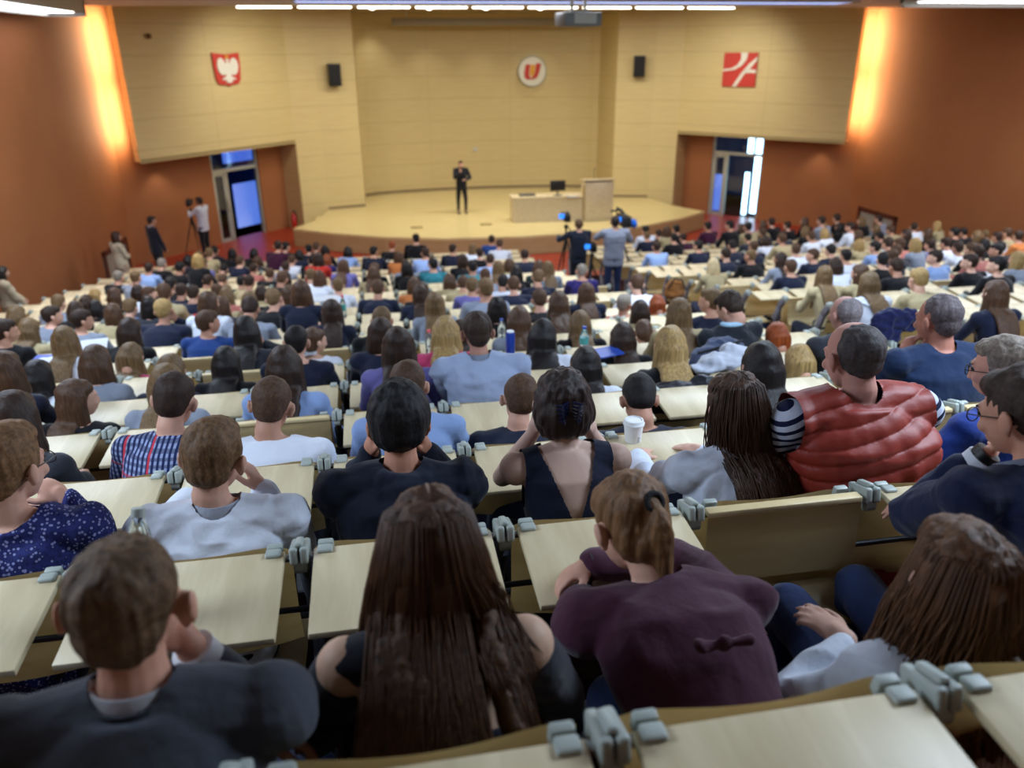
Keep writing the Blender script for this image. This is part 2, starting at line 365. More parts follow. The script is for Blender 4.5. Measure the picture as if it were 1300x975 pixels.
    link('trousers', remesh(bm, max(vox, .009), 2, dec, .005, 8), MAT['cloth'], root, P.get('bottom', '#1c2236'))
    for k in (-1, 1):
        hp, kn, an = leg[k]; bm = bme(); cap(bm, an+V((0, -.02, -.03)), an+V((0, .15, -.05)), .045, .04); sph(bm, an+V((0, .07, -.055)), (.045, .13, .03)); link('shoe', remesh(bm, .012, 2), MAT['cloth'], root, P.get('shoe', '#18181c'))
    # hair
    hs = P.get('hs', 1.03); st = P.get('hair', 's'); hcol = P.get('hcol', '#2b211b'); bm = bme(); T = P.get('ht', 0.)
    def q(c, r): sph(bm, hc+H@(V(c)*hs), tuple(x*hs for x in r), H, 20)
    def back_y(pt): # rear surface of the torso, along -Yd
        t = (pt-hip).dot(up)/max((c7-hip).length, .01); t = min(max(t, -.1), 1.); c = sp(t); ry = np.interp(t, [p[0] for p in prof], [p[2] for p in prof])+thick+.016
        return c, ry, t
    if st in 'sb':
        th_ = .0 if st == 'b' else .004+T
        q((0, -.026, .046), (.079+th_, .092+th_, .084+th_*1.6)); q((0, -.052, .0), (.064+th_, .058+th_, .066))
        if st == 's': q((0, .02, .082+T*.8), (.062, .068, .042+T*.6)); q((0, -.0, .095), (.055, .06, .034+T))
        hm = remesh(bm, min(vox, .006) if not dec else vox, 3, dec, strand=.0035 if not dec else .003); mt_ = MAT['hshort']
    elif st == 'g':   # fringe of hair round a bald crown
        q((0, -.036, .033), (.0785, .086, .0815)); q((0, -.052, .0), (.065, .058, .064))
        hm = remesh(bm, min(vox, .006) if not dec else vox, 3, dec, strand=.002); mt_ = MAT['hshort']
    else:
        q((0, -.024, .042), (.083, .097, .088)); q((0, .02, .066), (.07, .064, .054)); q((0, -.05, -.01), (.077, .06, .085))
        ln = P.get('hlen', .42 if st in 'lw' else .13); nst = 15 if st in 'lwo' else 0; fr = P.get('hfront', 105); wav = .012 if st == 'w' else .003
        spread = P.get('hspread', 1.12); gp = P.get('hgap'); gapf = lambda a: gp[2] if gp and gp[0] < math.degrees(a) < gp[1] else 1.
        for j in range(nst):
            a_ = math.radians(-fr+2*fr*j/(nst-1)); p = hc+H@(V((math.sin(a_)*.072, -.018-math.cos(a_)*.068, .05))*hs); pts = [p]; ph = j*1.9
            n_ = 9; lj = ln*(.9+.14*random.random())*gapf(a_)
            o0 = hc+H@(V((math.sin(a_)*.08, -.022-math.cos(a_)*.078, -.02))*hs); pts.append(o0)
            for i in range(1, n_):
                t_ = i/(n_-1); r_ = o0+V((math.sin(a_)*.088*(spread-1)*t_*2+math.sin(ph+t_*9)*wav, 0, -lj*t_)); r_ += V((P.get('hdrift', (0, 0))[0]*t_, P.get('hdrift', (0, 0))[1]*t_, 0))
                if st in 'lw':
                    c, ry, tt = back_y(r_)
                    if abs(a_) < 1.25 and tt < .98:
                        dy = (r_-c).dot(Yd); xl = (r_-c).dot(X); e_ = -ry*math.sqrt(max(.15, 1-(xl/.24)**2))
                        if dy > e_: r_ = r_+Yd*(e_-dy)
                    elif tt < .98:
                        dy = (r_-c).dot(Yd)
                        if dy < ry*.9: r_ = r_+Yd*(ry*.9-dy)*min(1., t_*3) if P.get('hfold') else r_
                pts.append(r_)
            rr = [.022]+[.024*hs*(1-.35*(i/(n_-1))**2)*(1.-.25*(i == n_-1)) for i in range(n_)]
            for i in range(len(pts)-1): cap(bm, pts[i], pts[i+1], rr[i], rr[i+1], 10)
        if st in 'pu':
            pp = hc+H@(V(P.get('ppos', (0, -.115, .03)))*hs)
            if st == 'u': sph(bm, pp, (.042, .036, .042), H)
            else:
                d_ = V((P.get('pdir', (0, -.3))[0], P.get('pdir', (0, -.3))[1], -1)); pr = pp
                for i in range(8):
                    t_ = i/7; nx = pp+H@V((0, -.03, .01))*min(1, t_*3)+d_*P.get('plen', .2)*t_; c, ry, tt = back_y(nx)
                    if tt < .98 and (nx-c).dot(Yd) > -ry: nx = nx+Yd*(-ry-(nx-c).dot(Yd))
                    cap(bm, pr, nx, .022+.012*math.sin(t_*PI), .022+.01*math.sin(min(1, t_+.14)*PI)*(1-t_*.6), 10); pr = nx
        hm = remesh(bm, vox if not dec else vox, 3, dec, strand=.0045 if not dec else .003, seed=3); mt_ = MAT['hair']
        if P.get('strands'):
            b2 = bme(); b2.from_mesh(hm)
            for j in range(P['strands']):
                a_ = math.radians(random.uniform(-fr, fr)); rad = random.uniform(.97, 1.05)
                o0 = hc+H@(V((math.sin(a_)*.105*rad, -.022-math.cos(a_)*.103*rad, -.01))*hs); ty = random.uniform(-.07, .03); top_ = hc+H@(V((math.sin(a_)*.006+P.get('part', 0), ty, .042+.0895*math.sqrt(max(0, 1-((ty+.024)/.099)**2))))*hs); mid_ = hc+H@(V((math.sin(a_)*.078*rad, -.024-math.cos(a_)*.09*rad, .082))*hs)
                pts = [top_, mid_, o0]; lj = ln*random.uniform(.8, 1.08)*gapf(a_); ph = random.random()*6; wx = random.uniform(-.02, .02)
                for i in range(1, 9):
                    t_ = i/8; r_ = o0+V((math.sin(a_)*.088*(spread-1)*t_*2+math.sin(ph+t_*7)*.006+wx*t_, 0, -lj*t_))+V((P.get('hdrift', (0, 0))[0]*t_, P.get('hdrift', (0, 0))[1]*t_, 0)); c, ry, tt = back_y(r_)
                    if abs(a_) < 1.25 and tt < .98 and st in 'lw':
                        dy = (r_-c).dot(Yd); xl = (r_-c).dot(X); e_ = -(ry+.028*rad)*math.sqrt(max(.15, 1-(xl/.24)**2))
                        if dy > e_: r_ = r_+Yd*(e_-dy)
                    pts.append(r_)
                tube(b2, pts, [.0008]+[.0019]*(len(pts)-2)+[.0005], 4)
            for f in b2.faces: f.smooth = True
            b2.to_mesh(hm); b2.free()
    hm.materials.clear(); ho = link('hair', hm, mt_, root, hcol)
    if P.get('part'):  # parting line where the scalp shows
        bm = bme(); pts = [hc+H@(V((P['part']*(1), -.06+.10*i/7, .04+.092*math.sqrt(max(0, 1-((-.06+.10*i/7+.024)/.106)**2))))*hs) for i in range(8)]
        tube(bm, pts, [.0006]+[.0018]*6+[.0006], 6); link('hair_parting', fin(bm), MAT['skin'], ho, '#9b8474')
    root['_hc'] = tuple(hc); del root['_hc']
    return root, dict(hc=hc, H=H, c7=c7, up=up, X=X, Yd=Yd, arm=arm, sp=sp, SH=SH, hip=hip)
def kids(root): return [o for o in COL.objects if o.parent is root]
# ------------------------------------------------------------------ room
def M_panel(name, c1, c2, us, zs, line, zo=0.):
    m = mat(name, rough=.42, spec=.35); t = NT(m); v = t.coord((1.2, 1.2, 9), 'UV'); sx = t.n('ShaderNodeSeparateXYZ'); uv = t.n('ShaderNodeTexCoord'); t.l(uv.outputs['UV'], sx.inputs[0])
    mp = t.n('ShaderNodeMapping'); mp.inputs['Scale'].default_value = (1.1, 14, 1); t.l(uv.outputs['UV'], mp.inputs['Vector'])
    a = t.noise(mp.outputs['Vector'], 1, 5, .6); c = t.ramp(a, [(.3, c1), (.7, c2)])
    def ln(o, s, off, w):
        f = t.math('FRACT', t.math('DIVIDE', t.math('ADD', o, off), s)); return t.math('LESS_THAN', f, w/s)
    k = t.math('MAXIMUM', ln(sx.outputs[1], zs, zo, .022), ln(sx.outputs[0], us, .4, .016)); t.base(t.mix(t.math('MULTIPLY', k, .3), c, line)); return m
MAT['panel'] = M_panel('maple_wall_panels', '#c3af7c', '#cbb985', 3.1, .78, '#6b5330')
MAT['panelc'] = M_panel('maple_wall_panels_centre', '#c0ac79', '#c8b684', 3.1, .78, '#7a6038')
m = mat('terracotta_plaster', rough=.8, spec=.2); t = NT(m); v = t.coord(); t.base(t.ramp(t.noise(v, .5, 5, .6), [(.3, '#8a5635'), (.7, '#955f3b')])); t.bump(t.noise(v, 60, 2), .1, .004); MAT['orange'] = m
m = mat('dark_red_carpet', rough=.95, spec=.1); t = NT(m); v = t.coord(); t.base(t.ramp(t.noise(v, 90, 2), [(.3, '#2c1412'), (.7, '#43201b')])); MAT['carpet'] = m
m = mat('red_floor', rough=.35, spec=.5); t = NT(m); v = t.coord(); t.base(t.ramp(t.noise(v, 3, 3), [(.3, '#8a2b1b'), (.7, '#99351f')])); MAT['redfloor'] = m
MAT['stage'] = M_wood('stage_parquet', '#cbb880', '#dccb94', (1.5, 9, 3), .3)
MAT['stagef'] = M_wood('stage_front_wood', '#a8885a', '#b4956a', (1, 1, 9), .5)
MAT['white'] = mat('white_paint', '#b9b9b4', .6)
MAT['ceil'] = mat('ceiling_paint', '#c4c8d2', .8)
MAT['black'] = mat('black_plastic', '#0d0e11', .45)
MAT['blackfab'] = mat('black_fabric', '#111217', .8)
MAT['alu'] = mat('brushed_aluminium', '#b7bcb8', .35, metal=.6)
MAT['dframe'] = mat('dark_red_wood', '#4c1d10', .5)
MAT['glass'] = mat('clear_glass', '#e8f2ff', .03, trans=1.)
MAT['lampw'] = mat('lamp_white', '#ffffff', .5, emit='#fff4dc', es=6)
MAT['lampb'] = mat('lamp_daylight', '#ffffff', .5, emit='#7fa8f0', es=1.1)
MAT['lampp'] = mat('lamp_panel', '#ffffff', .5, emit='#f4f8ff', es=5)
MAT['day'] = mat('daylight_window', '#ffffff', .5, emit='#3566cc', es=.9)
MAT['dayw'] = mat('bright_window', '#ffffff', .5, emit='#b8e8ff', es=5)
def mir(p): return (2*CX-p[0],)+tuple(p[1:])
def wallquad(name, pts, z0, z1, th, mt, kind='structure', parent=None):
    """wall with metric UVs along its length"""
    bm = bme(); uvl = bm.loops.layers.uv.new('UVMap'); u = 0; n = len(pts); offs = []
    for i in range(n):
        a = Vector(pts[max(i-1, 0)]); b = Vector(pts[min(i+1, n-1)]); d = (b-a).normalized(); offs.append(Vector(pts[i])+Vector((-d.y, d.x))*th)
    us = [0]
    for i in range(1, n): us.append(us[-1]+(Vector(pts[i])-Vector(pts[i-1])).length)
    F = [[bm.verts.new((p[0], p[1], z)) for z in (z0, z1)] for p in pts]; G = [[bm.verts.new((p.x, p.y, z)) for z in (z0, z1)] for p in offs]
    def face(vs, uvs):
        f = bm.faces.new(vs)
        for l, q in zip(f.loops, uvs): l[uvl].uv = q
    for i in range(n-1):
        q = [(us[i], z0), (us[i+1], z0), (us[i+1], z1), (us[i], z1)]
        face([F[i][0], F[i+1][0], F[i+1][1], F[i][1]], q); face([G[i][0], G[i][1], G[i+1][1], G[i+1][0]], [q[0], q[3], q[2], q[1]])
        face([F[i][1], F[i+1][1], G[i+1][1], G[i][1]], [(us[i], z1), (us[i+1], z1), (us[i+1], z1+th), (us[i], z1+th)]); face([F[i][0], G[i][0], G[i+1][0], F[i+1][0]], [(us[i], z0)]*4)
    face([F[0][0], F[0][1], G[0][1], G[0][0]], [(0, z0), (0, z1), (.2, z1), (.2, z0)]); face([F[-1][0], G[-1][0], G[-1][1], F[-1][1]], [(0, z0), (.2, z0), (.2, z1), (0, z1)])
    o = link(name, fin(bm, name, False), mt, parent)
    if kind and parent is None: tag(o, kind=kind)
    return o
WA, WB, WC = (-6.0, 23.1), (-2.28, 27.54), (-.2, 28.3); W2 = (-1.45, 27.95); WS = 1.1; CZ = 6.95
U = Vector((.642, .766)); N_ = Vector((-.766, .642))
ko = Vector(WA)+N_*.7-U*.2; K = (ko.x, ko.y)
for sd in (0, 1):
    f = (lambda p: mir(p)) if sd else (lambda p: p); nm = 'right' if sd else 'left'; sg = -1 if sd else 1
    seq = lambda ps: [f(p) for p in ps]
    w = wallquad('wall_wing_'+nm, seq([WA, WB]), 2.84, CZ, .22*sg, MAT['panel'])
    wallquad('wall_stage_'+nm, seq([WB, W2, WC]), 0, CZ, .22*sg, MAT['panel']); wallquad('wall_recess_'+nm, seq([WC, (WC[0]+.02, 30.6)]), 0, CZ, .2*sg, MAT['panelc'])
    e2 = Vector(WB)+N_*.86; wallquad('wall_return_'+nm, seq([tuple(e2), (WB[0]-.0, WB[1]+.0)]), 0, 2.84, .1*sg, MAT['stagef'])
    so = bme(); prism(so, [f(WA), f(WB), f(tuple(Vector(WB)+N_*.72)), f(tuple(Vector(WA)+N_*.72+U*.55))], 2.80, 2.9); tag(link('ceiling_soffit_'+nm, fin(so, smooth=False), MAT['panel']), kind='structure')
    # terracotta door wall with its door opening
    D0, D1 = ko+U*3.06, ko+U*4.94; E1 = ko+U*6.3
    wallquad('wall_door_'+nm, seq([K, tuple(D0)]), 0, CZ, .2*sg, MAT['orange']); wallquad('wall_door_far_'+nm, seq([tuple(D1), tuple(E1)]), 0, CZ, .2*sg, MAT['orange'])
    wallquad('wall_over_door_'+nm, seq([tuple(D0), tuple(D1)]), 2.84, CZ, .2*sg, MAT['orange'])
    S1 = (K[0]-WS, -2.5); wallquad('wall_'+nm, seq([S1, K]), 0, CZ, .25*sg, MAT['orange'])
    # low framed opening in the side wall
    wd = (Vector(K)-Vector(S1)).normalized(); h0 = on_line(1092, 262, mir(K), mir(S1)); h1 = on_line(1140, 276, mir(K), mir(S1)); q0 = Vector(S1)+wd*((h0.y-S1[1])/wd.y); q1 = Vector(S1)+wd*((h1.y-S1[1])/wd.y); zt = h0.z
    bm = bme(); nn = Vector((wd.y, -wd.x))*.03
    def bar(a, b, z0, z1, th=.07, wq=.06):
        c = (a+b)/2; d = (b-a); rr = Matrix.Translation((f((c.x, c.y))[0], c.y, (z0+z1)/2))@Matrix.Rotation(math.atan2(d.y, d.x*(-1 if sd else 1)), 4, 'Z'); vs = box(bm, (0, 0, 0), (d.length if d.length > .01 else wq, th, z1-z0)); bmesh.ops.transform(bm, matrix=rr, verts=vs)
    h = wd*.06
    for a, b, z0, z1 in ((q0, q1, zt-.12, zt), (q0, q0-wd*.12, 0, zt), (q1, q1+wd*.12, 0, zt), ((q0+q1)/2-wd*.05, (q0+q1)/2+wd*.05, 0, zt)): bar(a+nn, b+nn, z0, z1)
    fr = tag(link('window_%d' % (3+sd), fin(bm, smooth=False), MAT['dframe']), kind='structure')
    bm = bme(); bar(q0+nn*.6, q1+nn*.6, .05, zt-.1, .03); pn = link('window_pane', fin(bm, smooth=False), mat('grey_pane', '#8d9088', .3), fr)
    # door
    dr = empty('door_%d' % (1+sd), kind='structure'); rot = math.atan2(U.y, U.x*(-1 if sd else 1)); dl = 1.88
    def dbox(name, s0, s1, z0, z1, th, mt, off=.08):
        c = D0+U*((s0+s1)/2)+N_*off; c = f((c.x, c.y)); bm = bme(); box(bm, (0, 0, 0), (s1-s0, th, z1-z0)); me = fin(bm, smooth=False); o = link(name, me, mt, dr); o.matrix_world = Matrix.Translation((c[0], c[1], (z0+z1)/2))@Matrix.Rotation(rot, 4, 'Z'); return o
    zt = 2.84; zd = 2.12
    bm = bme()
    for s0, s1, z0, z1 in ((0, .07, 0, zt), (dl-.07, dl, 0, zt), (0, dl, zt-.07, zt), (0, dl, zd, zd+.1), (.52, .6, 0, zd)):
        vs = box(bm, ((s0+s1)/2-dl/2, 0, (z0+z1)/2), (s1-s0, .1, z1-z0))
    o = link('door_frame', fin(bm, smooth=False), MAT['alu'], dr); c = D0+U*(dl/2)+N_*.1; c = f((c.x, c.y)); o.matrix_world = Matrix.Translation((c[0], c[1], 0))@Matrix.Rotation(rot, 4, 'Z')@Matrix.Scale(-1 if sd else 1, 4, (1, 0, 0))
    bm = bme()
    for s0, s1, z0, z1 in ((.06, .14, 0, zd), (.44, .52, 0, zd), (.06, .52, 0, .1), (.06, .52, zd-.1, zd)): box(bm, ((s0+s1)/2-dl/2, 0, (z0+z1)/2), (s1-s0, .05, z1-z0))
    o2 = link('door_leaf', fin(bm, smooth=False), MAT['alu'], dr); o2.matrix_world = o.matrix_world.copy()
    bm = bme(); box(bm, (.29-dl/2, 0, 1.05), (.3, .012, 1.9)); box(bm, (0, 0, 2.5), (dl-.14, .012, .56))
    if sd: box(bm, (.3, 0, 1.05), (1.15, .012, 1.95))
    o3 = link('door_glazing', fin(bm, smooth=False), MAT['glass'], dr); o3.matrix_world = o.matrix_world.copy()
    bm = bme(); tube(bm, [(-dl/2+.47, -.06, .9), (-dl/2+.47, -.06, 1.3)], .014); o4 = link('door_handle', fin(bm), MAT['chrome'], dr); o4.matrix_world = o.matrix_world.copy()
    # lobby behind the door, lit by daylight
    c0 = D0-U*1.6+N_*.25; c1 = D1+U*1.8+N_*.25; c2 = c1+N_*4.2; c3 = c0+N_*4.2
    for i, (p, q_) in enumerate(((c0, c3), (c3, c2), (c2, c1))): wallquad('wall_lobby_%s_%d' % (nm, i), seq([tuple(p), tuple(q_)]), 0, 3.2, .1*sg, mat('lobby_paint', '#4d648f', .6))
    bm = bme(); prism(bm, [f(tuple(p)) for p in (c0, c1, c2, c3)], -.05, .0); tag(link('floor_lobby_'+nm, fin(bm, smooth=False), mat('violet_floor', '#5a3a5c', .25)), kind='structure')
    bm = bme(); prism(bm, [f(tuple(p)) for p in (c0, c1, c2, c3)], 3.0, 3.1); tag(link('ceiling_lobby_'+nm, fin(bm, smooth=False), MAT['ceil']), kind='structure')
    wi = empty('window_%d' % (5+sd), kind='structure'); 
    for (s0, s1, z0, z1, mt_) in (((1.75, 2.75, .05, 1.5, 'day'), (1.5, 2.9, 2.2, 2.85, 'day')) if not sd else ((.3, .52, .1, 2.7, 'dayw'), (.66, .82, .02, 1.5, 'dayw'), (.62, .82, 2.1, 2.8, 'dayw'), (1.7, 2.0, .05, 1.35, 'day'))):
        bm = bme(); box(bm, (0, 0, 0), (s1-s0, .03, z1-z0)); c = D0+U*((s0+s1)/2)+N_*(1.2 if not sd else .6); c = f((c.x, c.y)); o = link('window_pane', fin(bm, smooth=False), MAT[mt_], wi); o.matrix_world = Matrix.Translation((c[0], c[1], (z0+z1)/2))@Matrix.Rotation(rot, 4, 'Z')
# curved centre wall
arc = [(CX+4.48*math.sin(a), 31.35-1.35*(1-math.cos(a*1.0))/(1-math.cos(PI/2))) for a in [(-PI/2)+PI*i/24 for i in range(25)]]
arc = [(CX-4.46+8.92*i/24, 30.4+.85*math.sin(PI*i/24)**.6) for i in range(25)]
wallquad('wall_centre', arc, 0, CZ, .2, MAT['panelc'])
wallquad('wall_behind', [(K[0]-2.9, -2.5), (2*CX-K[0]+2.9, -2.5)], 0, CZ, -.2, MAT['orange'])
# skirting along the stage walls
def skirt(name, pts, z0, z1, sg=1):
    bm = bme(); vwall(bm, pts, z0, z1, -.025*sg); tag(link(name, fin(bm, smooth=False), mat('skirting_brown', '#7d6a4c', .5)), kind='structure')
skirt('baseboard_centre', arc, .54, .64)
skirt('baseboard_left', [W2, WC], .54, .62); skirt('baseboard_right', [mir(WC), mir(W2)], .54, .62)
# stage with its curved lip, steps at both ends
SZ = .54
lip = [(-2.42+.0, 24.94), (-1.2, 24.0), (.3, 23.15), (2., 22.6), (CX, 22.4), (6.56, 22.6), (8.26, 23.15), (9.76, 24.0), (10.98, 24.94)]
poly = lip+[mir((-1.75, 26.2)), mir(W2), mir(WC)]+[(x, y) for x, y in arc[::-1]]+[WC, W2, (-1.75, 26.2)]
bm = bme(); prism(bm, poly, SZ-.06, SZ); stg = tag(link('floor_stage', fin(bm, smooth=False), MAT['stage']), kind='structure')
bm = bme(); vwall(bm, lip, 0, SZ-.06, .1); tag(link('trim_1', fin(bm, smooth=False), MAT['stagef']), kind='structure')
for sd in (0, 1):
    f = mir if sd else (lambda p: p)
    for i, (pl, hgt) in enumerate((([(-2.0, 25.6), (-1.75, 26.2), (-1.45, 27.95), (-1.86, 27.78)], .36), ([(-2.28, 25.1), (-2.0, 25.6), (-1.86, 27.78), (-2.26, 27.5)], .18))):
        bm = bme(); prism(bm, [f(q_) for q_ in pl], 0, hgt); tag(link('floor_step_%s_%d' % ('right' if sd else 'left', i+1), fin(bm, smooth=False), MAT['stage']), kind='structure')
# floors
bm = bme(); prism(bm, [(K[0]-.6, 19.6), (2*CX-K[0]+.6, 19.6), (2*CX-K[0]+.6, 31.6), (K[0]-.6, 31.6)], -.1, 0); tag(link('floor', fin(bm, smooth=False), MAT['redfloor']), kind='structure')
bm = bme()
for k in range(0, 20):
    y0 = rowY(k-1)+.03 if k else -2.6; y1 = rowY(k)+.03; z = fz(k); prism(bm, [(-9.8, y0), (18.4, y0), (18.4, y1), (-9.8, y1)], -.1 if z < .2 else z-.5, z if z > 0 else .002)
tag(link('floor_terraces', fin(bm, smooth=False), MAT['carpet']), kind='structure')
# ceiling: flat over the seats, a higher field over the stage
CE = 6.57
bm = bme(); prism(bm, [(-9.9, -2.7), (18.5, -2.7), (18.5, 22.0), (-9.9, 22.0)], CE, CE+.5); tag(link('ceiling', fin(bm, smooth=False), MAT['ceil']), kind='structure')
bm = bme(); prism(bm, [(-9.9, 22.0), (18.5, 22.0), (18.5, 32.5), (-9.9, 32.5)], 6.8, 7.0); tag(link('ceiling_stage', fin(bm, smooth=False), mat('stage_ceiling_paint', '#9a8666', .8)), kind='structure')
# lamps on the ceiling edge
ORD = 'first second third fourth fifth sixth seventh eighth ninth tenth eleventh twelfth thirteenth fourteenth fifteenth sixteenth seventeenth eighteenth nineteenth twentieth twenty-first twenty-second twenty-third twenty-fourth'.split()
xs = [-2.9+i*1.45 for i in range(9)]
for i, x in enumerate(xs):
    L = empty('ceiling_lamp', (x+.68, 22.06, CE-.03), group='strip lamps along the ceiling edge', cat='ceiling lamp', label='slim white strip lamp on the ceiling edge above the stage, %s from the left' % ORD[i])
    B1('lamp_housing', lambda b: box(b, (0, .0, .05), (1.4, .16, .05), bev=.01), MAT['white'], L); B1('lamp_tube', lambda b: box(b, (0, -.01, .01), (1.3, .1, .035), bev=.015), MAT['lampw'], L)
for i, (px, py) in enumerate(((473, 19), (545, 16), (617, 14), (686, 13))):
    p = on_Y(px, py, 26.6); L = empty('ceiling_spotlight', (p.x, 26.6, 6.8), group='round spotlights over the stage', cat='spotlight', label='round glowing spotlight in the ceiling over the stage, %s from the left' % ORD[i])
    B1('lamp_ring', lambda b: lathe(b, [(.09, -.05), (.13, -.06), (.14, 0), (.1, 0)]), MAT['white'], L); B1('lamp_bulb', lambda b: lathe(b, [(.01, -.1), (.07, -.085), (.1, -.03), (.09, -.01)]), MAT['lampw'], L)
L = empty('ceiling_light_strip', (5.2, 19.35, CE), cat='ceiling light', label='long bluish light trough in the ceiling in front of the stage'); B1('diffuser', lambda b: box(b, (0, 0, -.02), (13.0, .9, .04), bev=.01), MAT['lampb'], L); B1('frame', lambda b: [box(b, (0, s*.49, -.02), (13.1, .06, .06)) for s in (-1, 1)], MAT['white'], L)
for sd, (pa, pb) in enumerate((((110, 20), (0, 12)), ((1142, 8), (1300, 2)))):
    a = on_z(*pa, 6.28); 
    wx = (lambda y: K[0]-(K[1]-y)*WS/(K[1]+2.5)+.25) if not sd else (lambda y: 2*CX-K[0]+(K[1]-y)*WS/(K[1]+2.5)-.25)
    bq = on_z(*pb, 6.28); y0, y1 = min(a.y, bq.y), max(a.y, bq.y); y0 = y1-5.5
    L = empty('ceiling_light_panel', (0, 0, 0), cat='ceiling light', label='big luminous ceiling panel with pale rim along the %s terracotta wall' % ('left' if not sd else 'right'))
    xa = wx(y1); xi = a.x if abs(a.x-xa) > .7 else xa+(.9 if not sd else -.9); ys = (y0, y1)
    bm = bme(); prism(bm, [(xa, y1), (xi, y1), (xi, y0), (wx(y0), y0)], 6.34, 6.57); link('raft', fin(bm, smooth=False), MAT['white'], L)
    s_ = .14 if not sd else -.14
    bm = bme(); prism(bm, [(xa+s_, y1-.35), (xi-s_, y1-.35), (xi-s_, y0+.2), (wx(y0)+s_, y0+.2)], 6.325, 6.345); link('diffuser', fin(bm, smooth=False), MAT['lampp'], L)
    bm = bme(); prism(bm, [(xa, y1), (xi, y1), (xi, y1-.12), (wx(y1-.12), y1-.12)], 6.26, 6.57); prism(bm, [(xa, y1), (xa+s_, y1), (wx(y0)+s_, y0), (wx(y0), y0)], 6.26, 6.57); link('rim', fin(bm, smooth=False), MAT['white'], L)
# projection screen housing, projector
p0 = on_Y(497, 28, 29.6); p1 = on_Y(738, 25, 29.6)
L = empty('screen_housing', ((p0.x+p1.x)/2, 29.6, p0.z), cat='projection screen', label='long grey rolled-up projection screen housing above the stage wall'); B1('casing', lambda b: box(b, (0, 0, 0), (p1.x-p0.x, .2, .24), bev=.03), mat('screen_grey', '#8f8672', .5), L)
B1('bracket', lambda b: [box(b, (s*2.8, 0, .32), (.06, .06, .4)) for s in (-1, 1)], MAT['white'], L)
pp = on_Y(734, 25, 13.2); L = empty('projector', tuple(pp), .1, cat='projector', label='grey projector hanging from the ceiling in front of the stage')
B1('casing', lambda b: box(b, (0, 0, 0), (.62, .5, .2), bev=.035), mat('projector_grey', '#6f7474', .5), L)
B1('front_grille', lambda b: [box(b, (.03, -.255, -.02+.03*i), (.3, .012, .012)) for i in range(-1, 3)]+[box(b, (.03, -.252, .01), (.36, .006, .14))], mat('grille_pale', '#b4b8b0', .5), L)
B1('lens', lambda b: tube(b, [(-.2, .25, 0), (-.2, .31, 0)], .07, 20), MAT['black'], L)
B1('mount_pole', lambda b: [tube(b, [(s, 0, .1), (s, 0, CE-pp.z)], .028) for s in (-.11, .11)]+[box(b, (0, 0, .115), (.34, .3, .03))], MAT['white'], L)
# loudspeakers on the wings
def on_wall(px, py, side):
    a, b = (WA, WB) if side == 0 else (mir(WA), mir(WB))
    if 380 < px < 860: a, b = (WB, W2) if side == 0 else (mir(WB), mir(W2))
    return on_line(px, py, a, b)
angL = math.atan2(U.y, U.x); 
def facing(side): return angL if side == 0 else PI-angL+PI
NL = Vector((.766, -.642, 0)); NR = Vector((-.766, -.642, 0))
for sd, (px, py) in enumerate(((414.5, 95), (818, 84))):
    p = on_wall(px, py, sd)+(NL if sd == 0 else NR)*.34; L = empty('loudspeaker', tuple(p), (0.25 if sd == 0 else -.25), cat='loudspeaker', label='black box loudspeaker mounted on the %s wooden wing of the stage wall' % ('left' if sd == 0 else 'right'))
    B1('cabinet', lambda b: box(b, (0, 0, 0), (.38, .3, .68), bev=.02), MAT['black'], L); B1('grille', lambda b: box(b, (0, -.155, 0), (.34, .015, .62), bev=.005), MAT['blackfab'], L); B1('bracket', lambda b: box(b, (0, .2, 0), (.1, .14, .1)), MAT['black'], L)
# the three emblems
def emblem(name, px0, py0, px1, py1, side, label):
    if side == 2: c = on_Y((px0+px1)/2, (py0+py1)/2, 31.1); q = on_Y(px0, (py0+py1)/2, 31.1); t_ = on_Y((px0+px1)/2, py0, 31.1); bt = on_Y((px0+px1)/2, py1, 31.1); w_ = 2*(c-q).length; rz = 0
    else: c = on_wall((px0+px1)/2, (py0+py1)/2, side); q = on_wall(px0, (py0+py1)/2, side); q2 = on_wall(px1, (py0+py1)/2, side); t_ = on_wall((px0+px1)/2, py0, side); bt = on_wall((px0+px1)/2, py1, side); w_ = (Vector(q2)-Vector(q)).to_2d().length; rz = angL if side == 0 else -angL; c = c+(NL if side == 0 else NR)*.03
    return empty(name, tuple(c), rz, cat='emblem', label=label), w_, t_.z-bt.z
def flat(b, pts, y, th=.02):
    a = [b.verts.new((x, y, z)) for x, z in pts]; c = [b.verts.new((x, y-th, z)) for x, z in pts]; b.faces.new(a); b.faces.new(c[::-1]); n = len(pts)
    for i in range(n): b.faces.new((a[i], c[i], c[(i+1) % n], a[(i+1) % n]))
RED = mat('emblem_red', '#bb2f22', .5); WHT = mat('emblem_white', '#d8d6c8', .5); YEL = mat('emblem_gold', '#d59a1e', .5)
L, w, h = emblem('shield_emblem', 270, 67, 304, 110, 0, 'red shield with a white eagle on the left wooden wing')
B1('shield', lambda b: flat(b, [(x*w/2, z*h/2) for x, z in [(-1, 1), (-.05, .9), (.05, .9), (1, 1), (.98, .2), (.9, -.6), (.72, -.85), (.15, -.9), (0, -1), (-.15, -.9), (-.72, -.85), (-.9, -.6), (-.98, .2)]], 0, .04), RED, L, smooth=False)
eag = [(0, .62), (.09, .66), (.12, .56), (.06, .44), (.16, .36), (.3, .62), (.5, .72), (.72, .55), (.78, .2), (.7, -.1), (.52, -.3), (.34, -.32), (.2, -.22), (.22, -.42), (.45, -.5), (.5, -.6), (.2, -.6), (.24, -.78), (.1, -.72), (0, -.84)]
B1('eagle', lambda b: flat(b, [(x*w/2, z*h/2) for x, z in eag]+[(-x*w/2, z*h/2) for x, z in eag[-2:0:-1]], -.04, .03), WHT, L, smooth=False)
